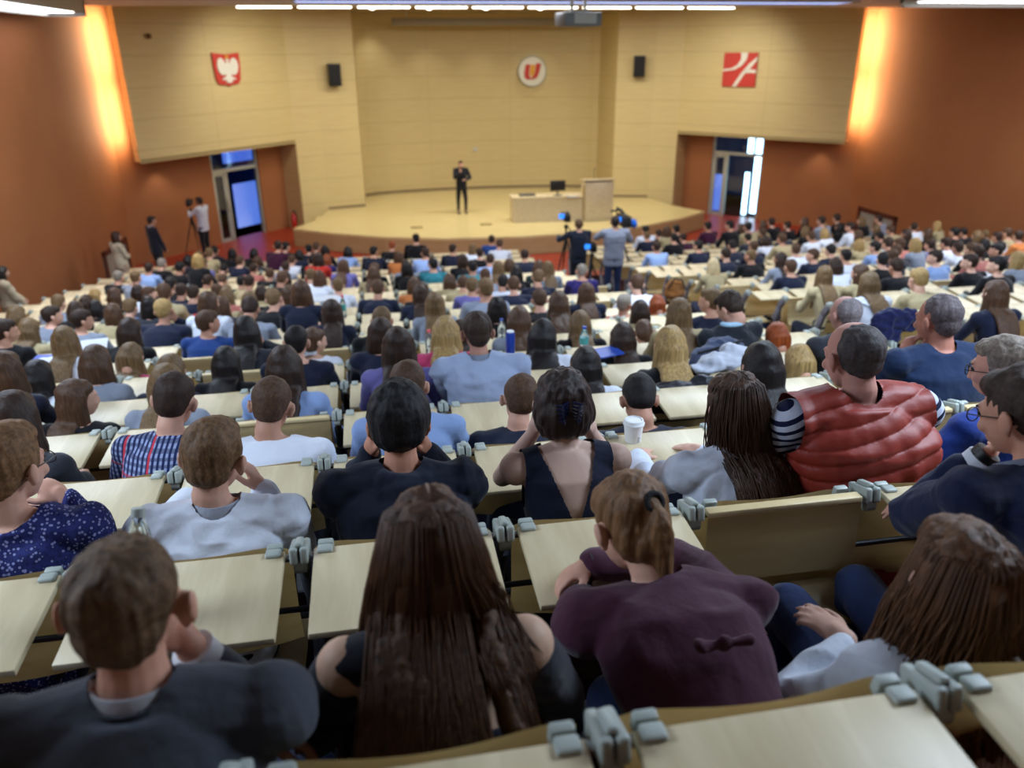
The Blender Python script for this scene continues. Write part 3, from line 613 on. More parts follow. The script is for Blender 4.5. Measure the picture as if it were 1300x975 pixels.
B1('crown', lambda b: flat(b, [(x*w/2, z*h/2) for x, z in [(-.1, .68), (-.14, .84), (-.05, .77), (0, .87), (.05, .77), (.14, .84), (.1, .68)]], -.04, .03), YEL, L, smooth=False)
L, w, h = emblem('round_emblem', 657, 72, 693, 109, 2, 'round white emblem with red and gold letter form on the centre wall')
L.location.y = 31.05; r = w/2
B1('disc', lambda b: (lambda V: None)([tube(b, [(0, 0, 0), (0, -.05, 0)], r, 40)]), WHT, L)
def ring(b):
    n = 48; R = [[b.verts.new((math.cos(2*PI*i/n)*q, y, math.sin(2*PI*i/n)*q)) for i in range(n)] for q, y in ((r, -.05), (r, -.075), (r*.94, -.075), (r*.94, -.05))]
    for A_, B_ in zip(R, R[1:]):
        for i in range(n): b.faces.new((A_[i], A_[(i+1) % n], B_[(i+1) % n], B_[i]))
B1('rim', ring, mat('emblem_grey', '#9b9c90', .5), L)
sk = lambda pts: [((x+z*.12)*r, z*r) for x, z in pts]
B1('letter_stroke', lambda b: [flat(b, sk(p), -.052, .02) for p in ([(-.52, .45), (-.2, .45), (-.2, -.2), (-.1, -.38), (.05, -.5), (-.3, -.52), (-.5, -.38), (-.55, -.1)], [(.2, .5), (.55, .5), (.5, -.1), (.38, -.4), (.1, -.52), (-.05, -.5), (.12, -.3), (.2, -.1)])], RED, L, smooth=False)
B1('letter_centre', lambda b: flat(b, sk([(-.16, .42), (.16, .42), (.16, -.15), (.06, -.34), (-.04, -.34), (-.16, -.15)]), -.052, .018), YEL, L, smooth=False)
L, w, h = emblem('square_emblem', 919, 67, 961, 110, 1, 'red square emblem with white curved strokes on the right wooden wing')
B1('plate', lambda b: flat(b, [(x*w/2, z*h/2) for x, z in [(-1, 1), (1, 1), (1, -1), (-1, -1)]], 0, .04), RED, L, smooth=False)
qz = lambda pts: [(x*w/2, z*h/2) for x, z in pts]
B1('white_stroke', lambda b: [flat(b, qz(p), -.042, .015) for p in ([(-1, .02), (-.5, .08), (-.15, .28), (.05, .62), (.02, 1), (.42, 1), (.38, .6), (.12, .25), (-.3, .0), (-1, -.1)], [(-.35, -1), (.1, -.25), (.55, .35), (1, .75), (1, .55), (.7, .15), (.3, -.3), (-.12, -1)], [(.38, -.05), (.62, .02), (1, 0), (1, -.18), (.55, -.18), (.3, -.22)])], WHT, L, smooth=False)
# small things on walls
p = on_wall(187, 46, 0)+NL*.06; L = empty('wall_sensor', tuple(p), cat='sensor', label='small dark round sensor high on the left wooden wing'); B1('sensor_body', lambda b: lathe(b, [(.05, -.06), (.07, 0), (.04, .06)]), mat('sensor_brown', '#5a4a2c', .5), L)
p = on_Y(604, 190, 31.1); L = empty('wall_socket', (p.x, 31.22, p.z), cat='socket', label='small white round socket on the centre wall above the speaker'); B1('plate', lambda b: tube(b, [(0, 0, 0), (0, -.03, 0)], .08, 20), MAT['white'], L)
for i, (px, py) in enumerate(((529, 289), (617, 285))):
    p = on_z(px, py, SZ); L = empty('floor_socket', tuple(p), cat='floor box', label='dark flat floor box in the stage boards, %s of two' % ('left' if i == 0 else 'right'), group='floor boxes in the stage'); B1('lid', lambda b: box(b, (0, 0, .008), (.36, .2, .015), bev=.004), mat('box_brown', '#8a7444', .5), L)
p = Vector(WB)+N_*.35-U*.12; L = empty('fire_extinguisher', (p.x, p.y, .0), cat='fire extinguisher', label='red fire extinguisher standing beside the open left door')
B1('cylinder', lambda b: lathe(b, [(.06, 0), (.085, .03), (.085, .42), (.03, .5), (.02, .53)]), mat('extinguisher_red', '#a3170f', .3), L); B1('valve', lambda b: [box(b, (0, 0, .55), (.05, .03, .04)), box(b, (.03, 0, .58), (.12, .02, .015))], MAT['black'], L); B1('hose', lambda b: tube(b, [(.03, 0, .55), (.1, 0, .5), (.1, 0, .25)], .012), MAT['black'], L)
# ------------------------------------------------------------------ stage furniture
dz = SZ; p0 = on_z(652, 283, dz); p1 = on_z(742, 280, dz); dw = (p1-p0).length; dc = (p0+p1)/2
D = empty('stage_desk', (dc.x, dc.y+.35, dz), math.atan2(p1.y-p0.y, p1.x-p0.x), cat='desk', label='long pale wooden desk on the stage with closed front')
B1('desk_top', lambda b: box(b, (0, 0, .76), (dw+.06, .74, .04), bev=.006), MAT['desk'], D); B1('front_panel', lambda b: box(b, (0, -.33, .37), (dw, .03, .74)), MAT['desk'], D)
for s in (-1, 1): B1('side_panel', lambda b: box(b, (s*(dw/2-.02), 0, .37), (.04, .68, .74)), MAT['desk'], D)
mz = dz+.78
def on_desk(px, py): return on_z(px, py, mz)
p = on_desk(708, 248); M = empty('monitor', (p.x, p.y, mz), .1, cat='monitor', label='black computer monitor on the stage desk')
B1('screen', lambda b: box(b, (0, 0, .3), (.5, .04, .32), bev=.01), MAT['black'], M); B1('stand', lambda b: [tube(b, [(0, .03, 0), (0, .03, .25)], .02), lathe(b, [(.14, 0), (.13, .015), (.02, .02)])], MAT['black'], M)
p = on_desk(666, 249); M = empty('control_console', (p.x+.1, p.y+.1, mz), cat='console', label='flat dark control console at the left end of the stage desk'); B1('console_body', lambda b: box(b, (0, 0, .03), (.5, .28, .05), bev=.01), mat('console_grey', '#4b4a40', .5), M); B1('key_panel', lambda b: [box(b, (-.18+.06*i, -.02, .058), (.04, .15, .01)) for i in range(7)], MAT['greypl'], M)
p = on_desk(728, 251); M = empty('document_folder', (p.x, p.y+.1, mz), .2, cat='folder', label='grey folder lying at the right end of the stage desk'); B1('folder_cover', lambda b: box(b, (0, 0, .012), (.34, .26, .022), bev=.004), MAT['greypl'], M); B1('paper', lambda b: box(b, (0, 0, .026), (.3, .22, .006)), MAT['white'], M)
p0 = on_z(742, 281, dz); p1 = on_z(778, 280, dz); lc = (p0+p1)/2; lw = (p1-p0).length
D = empty('lectern', (lc.x, lc.y+.28, dz), .02, cat='lectern', label='tall pale wooden lectern beside the stage desk')
B1('column', lambda b: box(b, (0, 0, .6), (lw, .5, 1.2), bev=.01), MAT['desk'], D); B1('top', lambda b: box(b, (0, 0, 1.24), (lw+.08, .58, .05), rot=(-.12, 'X'), bev=.008), MAT['desk'], D); B1('side_gap', lambda b: box(b, (-lw/2-.012, -.1, .55), (.02, .2, 1.1)), MAT['edge'], D)
B1('microphone', lambda b: tube(b, [(-.12, 0, 1.25), (-.12, .02, 1.5), (-.12, -.06, 1.6)], [.008, .008, .02]), MAT['black'], D)
# ------------------------------------------------------------------ lights
def area(name, loc, size, power, col=(1, 1, 1), rot=(0, 0, 0), sy=None, spread=None):
    l = bpy.data.lights.new(name, 'AREA'); l.energy = power; l.color = col; l.shape = 'RECTANGLE'; l.size = size; l.size_y = sy or size
    if spread: l.spread = spread
    o = bpy.data.objects.new(name, l); COL.objects.link(o); o.location = loc; o.rotation_euler = rot; return o
def spot(name, loc, tgt, power, ang=60, col=(1, 1, 1), blend=.6, rad=.1):
    l = bpy.data.lights.new(name, 'SPOT'); l.energy = power; l.color = col; l.spot_size = math.radians(ang); l.spot_blend = blend; l.shadow_soft_size = rad
    o = bpy.data.objects.new(name, l); COL.objects.link(o); o.location = loc; d = Vector(tgt)-Vector(loc); o.rotation_euler = d.to_track_quat('-Z', 'Y').to_euler(); return o
COOL = (.68, .82, 1.); WARM = (1., .94, .8); NEU = (1., .96, .86)
KA, KS = 1.0, 1.4
for x in (-4.2, 4.3, 12.8):
    for y in (2.2, 8.2, 14.5):
        area('hall_light', (x, y, 6.45), 3.4, 260*KA, COOL if y < 10 else (.86, .92, 1.), sy=1.6)
area('stage_light', (CX, 24.5, 6.7), 9, 330*KS, WARM, sy=1.2)
for i, (px, py) in enumerate(((473, 19), (545, 16), (617, 14), (686, 13))):
    p = on_Y(px, py, 29.2); spot('stage_spot', (p.x, 30.0, 6.7), (p.x+.0, 30.7, 2), 45*KS, 80, NEU, 1.)
for x in (-2.2, 10.8): spot('wing_spot', (x, 23.2, 6.5), (x+(-1.0 if x < 4 else 1.0), 26.5, 3.4), 200*KS, 110, NEU, 1., .3)
for sd in (0, 1):
    f = mir if sd else (lambda p: p)
    for z, hh in ((5.75, 1.5), (4.0, 1.5)):
        c = Vector(WA)+N_*.3+U*.12; c = f((c.x, c.y)); d = (-U*.8+N_*.5).normalized(); d = Vector((d.x*(-1 if sd else 1), d.y, 0)); o = area('cove_light', (c[0], c[1], z), .12, 75, (1., .8, .5), sy=hh); o.rotation_euler = d.to_track_quat('-Z', 'Y').to_euler()
    c = Vector(WA)+N_*.3+U*.9; c = f((c.x, c.y)); spot('soffit_downlight', (c[0], c[1], 2.76), (c[0], c[1], 0), 22, 100, WARM, .7, .05)
w = bpy.data.worlds.new('world'); SC.world = w; w.use_nodes = True; w.node_tree.nodes['Background'].inputs[0].default_value = (.5, .6, .8, 1); w.node_tree.nodes['Background'].inputs[1].default_value = .15
# ------------------------------------------------------------------ the seated crowd
HC = dict(k='#141113', d='#2a1d17', m='#443124', t='#5f4d35', y='#8f7a50', g='#77736e', r='#7a3c1c', w='#b5a885', b='#2a2320')
HN = dict(k='black', d='dark brown', m='brown', t='light brown', y='blond', g='grey', r='red', w='pale blond', b='dark')
CC = dict(n='#161d33', k='#0c0d12', w='#d9e0ee', b='#8faadb', g='#868e9e', c='#2a2e37', v='#6f6aa8', m='#3d1330', r='#b52a20', p='#c2426c', e='#12302a', t='#2f7f8e', y='#a89a76', o='#b86f3a', z='#2c2362', u='#20407f', s='#b06a62')
CN = dict(n='navy', k='black', w='white', b='light blue', g='grey', c='charcoal', v='lilac', m='maroon', r='red', p='pink', e='dark green', t='teal', y='beige', o='orange', z='purple', u='royal blue', s='salmon')
SN = dict(s='short', l='long', w='wavy', p='tied-back', u='pinned-up', o='bobbed', b='cropped', g='thinning')
CAT = """
9 472 o m n .;50 480 l k w .;8 422 s d k R;67 402 s d g R;83 433 l t w .;105 408 s d g R;75 386 s t g .;38 420 l t y .;22 402 o t y .;108 388 o d k .;122 392 o k k .;123 462 o m g .;167 456 w t p .;145 398 o m y .;166 392 s t b .;190 390 o k c .;165 422 o d k .;
209 396 s y n H;265 411 s m u R;218 474 l t n .;288 462 l k k .;314 422 l k c H;362 468 l d b .;269 386 s m r .;283 389 o m c .;318 394 s d g D;349 378 s t k H;213 490 l t g .;222 512 s d X .;100 508 l m k R;20 535 o d c .;345 518 s m w .;377 436 s k n .;400 434 p m w R;
421 396 l d n .;429 364 s t w .;480 368 s m n .;485 408 s t k .;484 424 o d n .;506 440 l d v .;535 370 o d k .;552 386 l t g .;526 363 o m o .;474 348 w m y .;517 341 o k k .;549 336 s k n .;437 338 w m v .;395 351 s t w .;405 353 o m w .;368 371 o m y .;383 371 o m n .;363 353 o d k .;
566 424 w y p .;631 392 o k k .;614 370 b g c H;600 364 s t v .;588 361 s m y .;638 360 s k w .;652 363 s m n .;659 408 w m g .;688 428 l k w .;709 386 w m e .;685 382 s m k .;736 412 l t k .;744 372 w m n .;683 354 s t n .;571 358 o m y .;585 424 l d m .;
738 345 b g z .;808 362 s m w .;793 387 s g r R;812 396 o d y .;834 388 w r o .;861 398 w t y .;790 430 l d k .;850 440 l y k .;817 424 p m y .;901 384 s t n L;743 465 l k w .;811 510 s k n .;660 510 s m n .;986 430 w r k .;1014 462 o y w .;966 467 l k w .;
1262 374 l m n .;1165 357 s y y .;1137 340 s d k .;1186 328 s d b L;1230 334 s d k L;1264 338 s k k L;952 326 b t k .;905 338 o w y .;990 330 l d g .;1031 325 s m n L;1046 350 l t y .;1091 348 l m y .;1073 326 s k w .;921 324 s d n .;1102 361 l t w .;1137 320 s m c .;1264 319 s k k L;1120 331 s k k .;518 492 s m b .;
206 336 s g k .;190 341 s d b .;151 353 s g k .;173 353 s t g .;175 371 o d k .;146 376 o m k .;121 376 o y y .;110 384 o d k .;188 386 s d n .;190 374 s m w R;209 373 s m y .;217 363 s k k .;231 371 s d n .;246 374 s d n .;249 315 o y k .;253 325 b t s .;229 341 s k k .;239 331 o k m .;259 335 s t v .;264 358 s d y .;278 356 o t y .;276 371 s m w .;276 331 s d c .;283 341 s k c .;273 319 s k n .;266 322 s t y .;288 371 o t y .;266 385 o m w .;97 395 o d k .;
295 322 o k k .;323 322 o k k .;353 313 s d m .;363 314 s k k .;392 317 s k n .;402 314 s m n .;413 318 o k k .;380 324 o k n .;442 320 o k b .;475 320 s k n .;498 313 s r k .;305 332 s m n .;327 332 o m c .;371 331 s m w .;363 340 s d g .;397 331 s k k .;404 329 o d r .;415 330 o r z .;285 343 s k c .;322 342 s d s .;343 349 s m k .;358 355 s m k .;307 359 s k e .;317 359 s d y .;332 372 o d y .;348 381 s t k H;317 382 w t y .;283 357 s m y .;288 376 o t s .;366 375 o m n .;476 342 o m k .;
528 304 s k k .;506 326 o m o .;516 338 o k g .;540 322 s d b .;550 337 s k t .;575 317 s d n .;600 316 o t w .;609 322 s d k .;624 305 s d u .;634 311 s m w .;622 331 s d b .;633 340 w t w .;646 337 o m y .;666 325 s d n .;587 331 o d k .;599 340 s k t .;570 357 o m y .;616 351 s m g .;655 347 o k k .;526 361 o t y .;684 340 o m e .;695 341 w t g .;533 374 l d n .;616 368 s t g .;
821 300 b t n .;836 298 s d k .;846 294 o m y .;858 292 s k k .;833 314 s d b .;819 293 s k w .;898 288 s k m .;926 286 s k k .;949 289 s k y .;855 303 s k k .;867 303 s d m .;886 313 s k n .;929 313 s k n .;949 303 s k c .;968 286 o m y .;979 283 s d k .;968 297 s m c .;956 314 s m n .;971 306 o d w .;993 300 s d n .;999 287 s d k .;1021 282 o m k .;1022 294 o t k .;992 304 s m y .;1029 301 s m w .;1043 276 s d g .;1044 287 o y w .;1062 278 s d k .;1065 289 o k k .;1079 289 s d w .;1093 281 o t k .;1115 279 s d g .;1112 291 o t k .;1130 293 s m y .;1089 299 o m y .;1116 301 s k k .;1090 311 o y y .;1126 311 s d n .;1054 319 s k n .;1110 315 s k b .;1046 297 o y w .;1132 326 s m n .;
1160 289 s d w R;1189 287 o y y .;1177 297 o m k .;1211 296 s k k .;1222 296 s k k .;1215 316 s d w .;1180 312 s d v .;1232 318 s m k .;1249 311 o k k .;1250 299 s t y .;1265 302 s d w .;1278 297 s m y .;1292 301 s d o .;1268 316 s k k .;1128 308 o k w .;1141 311 s m s .;1161 311 o y g .;1240 300 o t k .;1150 298 o d k .;1200 310 s d w .;1290 330 o y g .;1060 338 o d w .;1010 318 s m w .;940 290 o m k .;1003 340 s m n .;1240 322 s d s .
"""
POSES = {
 'f0': dict(head=(0, .20, 1.22), pitch=8), 'f1': dict(head=(0, .31, 1.14), pitch=20), 'f2': dict(head=(.02, .33, 1.10), pitch=24, tilt=8),
 'L': dict(head=(0, .22, 1.2), yaw=48, pitch=5), 'R': dict(head=(0, .22, 1.2), yaw=-48, pitch=5), 'l': dict(head=(0, .24, 1.19), yaw=22, pitch=10), 'r': dict(head=(0, .24, 1.19), yaw=-22, pitch=10),
 'D': dict(head=(0, .40, 1.04), pitch=42), 'H': dict(head=(0, .33, 1.10), pitch=18, tilt=-6, arms={1: dict(w=(.085, .36, 1.0), pole=(.9, .2, -.8), f=(-.1, -.1, 1), n=(-1, .1, 0), c=1.0)}),
}
PROTO = {}
def proto(pose, st):
    """parts of one figure kind, built once; every person gets its own copies"""
    key = (pose, st)
    if key in PROTO: return PROTO[key]
    P = dict(POSES[pose]); fem = st in 'lwpou'
    P.update(vox=.012, dec=.42, fem=fem, hair=st, fold=.005, sm=2)
    if st in 'lw': P['hlen'] = .40
    r, inf = fig('person', P, (0, 0, 0)); ks = [o for o in COL.objects if o.parent is r]
    PROTO[key] = ([(o.name.split('.')[0], o.data) for o in ks], P['head']); 
    for o in ks: bpy.data.objects.remove(o)
    bpy.data.objects.remove(r); return PROTO[key]
SKINS = ['#c79c84', '#cfa48f', '#b98e78', '#d2ab96']
def plaidmat():
    m = mat('plaid_cloth', rough=.85, spec=.2); t = NT(m); tc = t.coord((1, 1, 1)); sx = t.n('ShaderNodeSeparateXYZ'); t.l(tc, sx.inputs[0])
    def band(ax, s, w, off=0.): f = t.math('FRACT', t.math('ADD', t.math('DIVIDE', sx.outputs[ax], s), off)); return t.math('LESS_THAN', f, w)
    c = t.mix(band(0, .022, .5), '#8f9bc0', '#1f2a55'); c = t.mix(t.math('MULTIPLY', band(2, .022, .5), .6), c, '#1b2448'); c = t.mix(t.math('MULTIPLY', band(0, .13, .08, .3), .9), c, '#c23440'); c = t.mix(t.math('MULTIPLY', band(2, .13, .08, .2), .5), c, '#c23440'); t.base(c); return m
MAT['plaid'] = plaidmat()
placed = []
ROWN = ORD
def seatpos(x, y, hint=None):
    best = None
    for n in range(1, 20):
        for dy in (.38, .44, .5, .56, .62):
            Pq = on_Y(x, y, rowY(n)-dy); h = Pq.z-hz(n); cost = abs(h-.40)+abs(dy-.47)*.25+sum(max(0, .46-abs(Pq.x-q[0]))*1.2 for q in placed if q[1] == n)
            if hint and n != hint: cost += 9
            if best is None or cost < best[0]: best = (cost, n, Pq, h)
    return best
LOOK = {}
ENT = []
for e in CAT.replace('\n', '').split(';'):
    e = e.split()
    if len(e) == 6: ENT.append((float(e[0]), float(e[1]), e[2], e[3], e[4], e[5]))
HEROES_PLACED = [(-.5, 1), (.06, 1), (.5, 1), (1.3, 1), (-1.15, 2), (-.55, 2), (.03, 2), (.58, 2), (1.2, 2), (1.63, 2), (2.35, 2), (1.95, 1)]
placed += HEROES_PLACED
ENT.sort(key=lambda e: -e[1])
rec = []
for x, y, st, hc, cc, po in ENT:
    c, n, Pq, h = seatpos(x, y); placed.append((Pq.x, n)); rec.append((x, y, st, hc, cc, po, n, Pq))
from collections import defaultdict
cls = defaultdict(list)
for i, r in enumerate(rec): cls[(r[2], r[3], r[4])].append(i)
LAB = {}
for kx, ids in cls.items():
    st, hc, cc = kx; ids.sort(key=lambda i: (rec[i][6], rec[i][7].x)); look = 'person with %s %s hair, %s top' % (SN[st], HN[hc], 'plaid' if cc == 'X' else CN[cc]); rows = defaultdict(list)
    for i in ids: rows[rec[i][6]].append(i)
    for n, L_ in rows.items():
        for j, i in enumerate(L_): LAB[i] = look+', '+ROWN[n-1]+' row from back'+('' if len(L_) == 1 else ', '+(['leftmost', 'next', 'third', 'fourth', 'fifth'][j] if len(L_) != 2 else ['the left one', 'the right one'][j]))
for i, (x, y, st, hc, cc, po, n, Pq) in enumerate(rec):
    fl = fz(n) if n < 19 else 0; Pq.z = min(Pq.z, fl+1.34); need = Pq.z-fl; rnd = random.random()
    if po == '.':
        po = 'D' if need < 1.03 else ('f2' if rnd < .3 else 'f1') if need < 1.15 else ('l' if rnd < .22 else 'r' if rnd < .44 else 'f0')
    # people turn towards the stage
    aim = math.atan2(-(4.3-Pq.x), 27-Pq.y)*.55
    if st == 'g': st_ = 'g'
    else: st_ = st
    parts, hd = proto(po, st_); s = min(max(need/hd[2], .94), 1.05)
    off = Matrix.Rotation(aim, 3, 'Z')@Vector((hd[0]*s, hd[1]*s, 0))
    root = empty('person', (Pq.x-off.x, Pq.y-off.y, fl+(need-hd[2]*s)), aim); root.scale = (s, s, s)
    tag(root, LAB[i], 'person', 'audience seated in the raked rows')
    sk = random.choice(SKINS); j = 1+random.uniform(-.12, .12)
    for nm, me in parts:
        if y < 400 and nm in ('shoe',): continue
        o = link(nm, me, None, root)
        if nm == 'body': o.color = rgb(sk)
        elif nm == 'shirt':
            if cc == 'X': o.material_slots[0].link = 'OBJECT'; o.material_slots[0].material = MAT['plaid']
            else: q = rgb(CC[cc]); o.color = (q[0]*j, q[1]*j, q[2]*j, 1)
        elif nm == 'hair': q = rgb(HC[hc]); o.color = (q[0]*j, q[1]*j, q[2]*j, 1)
        else: o.color = rgb(random.choice(['#141a2c', '#1c2540', '#0e0f14', '#23252c']))
print('crowd', len(rec), 'protos', len(PROTO))
# ------------------------------------------------------------------ lecture seats
def seat_parts():
    P = {}
    def put(n, fn, mt, ang=35): bm = bme(); fn(bm); me = fin(bm, n, True, ang); [me.materials.append(q) for q in (mt if isinstance(mt, list) else [mt])]; P[n] = me
    def desk(b):
        box(b, (0, -.17, .01), (.485, .325, .02), bev=.005); 
    put('desk_top', desk, MAT['desk'])
    def dfold(b):   # desk board swung down behind the backrest, with its curved lip
        n = 12; pr = [(-.045, .0), (-.052, -.1), (-.06, -.22), (-.07, -.26), (-.095, -.285), (-.15, -.297), (-.215, -.3)]; R = []
        for y, z in pr: R.append([b.verts.new((-.245+.49*i/n, y, z)) for i in range(n+1)])
        for A, B in zip(R, R[1:]):
            for i in range(n): b.faces.new((A[i], A[i+1], B[i+1], B[i]))
        bmesh.ops.solidify(b, geom=b.faces[:], thickness=.016); box(b, (0, -.032, .012), (.49, .036, .02), bev=.005)
    put('folded_desk', dfold, MAT['ply'])
    def back(b):
        n = 16; zs = [.0, .015, .06, .14, .22, .29, .34, .365]; R = []
        for q, z in enumerate(zs):
            R.append([])
            for i in range(n+1):
                x = -.247+.494*i/n; u = x/.247; zz = .004-z-(.03*abs(u)**7 if q < 2 else 0); y = .062-.042*(1-u*u)+(.03*max(0, z-.25)/.1 if z > .25 else 0)+(.012 if q == 0 else 0)*0
                R[-1].append(b.verts.new((x, y, zz)))
        for A, B in zip(R, R[1:]):
            for i in range(n): b.faces.new((A[i], A[i+1], B[i+1], B[i]))
        bmesh.ops.solidify(b, geom=b.faces[:], thickness=.018)
    put('backrest', back, MAT['ply'], 50)
    def pan(b):
        n = 10; R = []
        for (y, z) in ((.12, .03), (.16, .0), (.3, -.012), (.44, .0), (.5, -.02), (.52, -.05)): R.append([b.verts.new((-.22+.44*i/n, y, z-.012*math.sin(PI*i/n))) for i in range(n+1)])
        for A, B in zip(R, R[1:]):
            for i in range(n): b.faces.new((A[i], A[i+1], B[i+1], B[i]))
        bmesh.ops.solidify(b, geom=b.faces[:], thickness=.014)
    put('seat_pan', pan, MAT['ply'], 50)
    def panup(b):
        n = 10; R = []
        for (y, z) in ((.14, .0), (.13, .1), (.15, .3), (.17, .34)): R.append([b.verts.new((-.22+.44*i/n, y-.01*math.sin(PI*i/n), z)) for i in range(n+1)])
        for A, B in zip(R, R[1:]):
            for i in range(n): b.faces.new((A[i], A[i+1], B[i+1], B[i]))
        bmesh.ops.solidify(b, geom=b.faces[:], thickness=.014)
    put('folded_seat_pan', panup, MAT['ply'], 50)
    def hinge(b):
        R = Matrix.Rotation(-.25, 4, 'X')
        for s in (-1, 1): box(b, (s*.018, -.002, .008), (.029, .115, .05), rot=R, bev=.008, seg=3)
        box(b, (0, -.0, .037), (.03, .075, .018), rot=R, bev=.009, seg=3); tube(b, [(-.02, -.035, -.02), (.02, -.035, -.02)], .022, 14)
    put('hinge_bracket', lambda b: (hinge(b), bmesh.ops.scale(b, vec=(.76, .85, .95), verts=b.verts[:])), MAT['cap'], 40)
    def post(b):
        pts = [(.01, -.0), (.09, -.12), (.165, -.30), (.17, -.36), (.10, -.5), (.0, -.76)]
        for (a, c), (d, e) in zip(pts, pts[1:]):
            tube(b, [(0, a, c), (0, d, e)], [.034, .03], 12, rx=.55)
        box(b, (0, -.02, -.755), (.06, .1, .012), bev=.003)
    put('support_post', post, MAT['steel'], 40)
    def spost(b):
        pts = [(.01, -.0), (.1, -.13), (.18, -.33)]
        for (a, c), (d, e) in zip(pts, pts[1:]): box(b, (0, (a+d)/2, (c+e)/2), (.04, .085, math.hypot(d-a, e-c)+.03), rot=(math.atan2(d-a, c-e), 'X'), bev=.008)
        tube(b, [(0, .18, -.36), (0, .0, -.755)], .03, 12)
    put('end_panel', spost, MAT['greypl'], 40)
    put('rail', lambda b: tube(b, [(-.28, 0, -.012), (.28, 0, -.012)], .011, 12), MAT['chrome'])
    put('lower_rail', lambda b: [tube(b, [(-.28, .165, -.33), (.28, .165, -.33)], .016, 10), tube(b, [(-.28, .02, -.2), (.28, .02, -.2)], .009, 8)], MAT['steel'])
    put('desk_clamp', lambda b: box(b, (0, -.02, .02), (.042, .036, .014), bev=.007, seg=3), MAT['cap'], 40)
    put('backrest_clamp', lambda b: box(b, (0, .02, .004), (.042, .022, .036), rot=(.15, 'X'), bev=.006, seg=2), MAT['cap'], 40)
    return P
SP = seat_parts()
def wallx(Y): return K[0]-(K[1]-Y)*WS/(K[1]+2.5)
# folded (empty) places: pixel of the brown panel centre in the photograph -> nearest unit
UN = {}
for k in range(0, 20):
    Y = rowY(k); xl = wallx(Y)+.95; xr = 2*CX-wallx(Y)-.95
    c = -60
    xs_ = [X0+SW*(c+.5) for c in range(-16, 7)]; xs_ = [x for x in xs_ if x-.28 > xl]
    xr_ = [5.05+SW*(j+.5) for j in range(0, 22)]; xr_ = [x for x in xr_ if x+.28 < xr]
    for blk, L_ in (('left', xs_), ('right', xr_)):
        for i, x in enumerate(L_):
            px, py, dd = proj((x, Y, hz(k)))
            if dd < .3 or px < -60-300/dd or px > 1360+300/dd or py > 1040+60/dd: continue
            UN[(k, blk, i)] = dict(x=x, Y=Y, z=fz(k) if k < 19 else 0., px=px, py=py, d=dd, first=(i == 0), last=(i == len(L_)-1), n=len(L_))
FOLD = set()
for px, py in ((985, 680), (388, 560), (425, 440), (412, 462), (750, 362), (742, 400), (870, 370), (925, 372), (960, 352), (860, 352), (1180, 525), (1275, 530), (1270, 430), (1285, 365), (945, 378), (1200, 365), (905, 360), (1010, 390), (300, 470), (95, 480), (240, 472)):
    kk = min(UN, key=lambda q: (UN[q]['px']-px)**2+(UN[q]['py']+.12*997/UN[q]['d']*.8-py)**2); FOLD.add(kk)
near = sorted(UN, key=lambda q: UN[q]['d']); IND = near[:300]; REST = near[300:]
ROWN = ORD
def setc(root, name, loc):
    o = link(name, SP[name], None, root); o.location = loc; return o
OCC = {}   # seat key -> text of the sitter, filled by the crowd
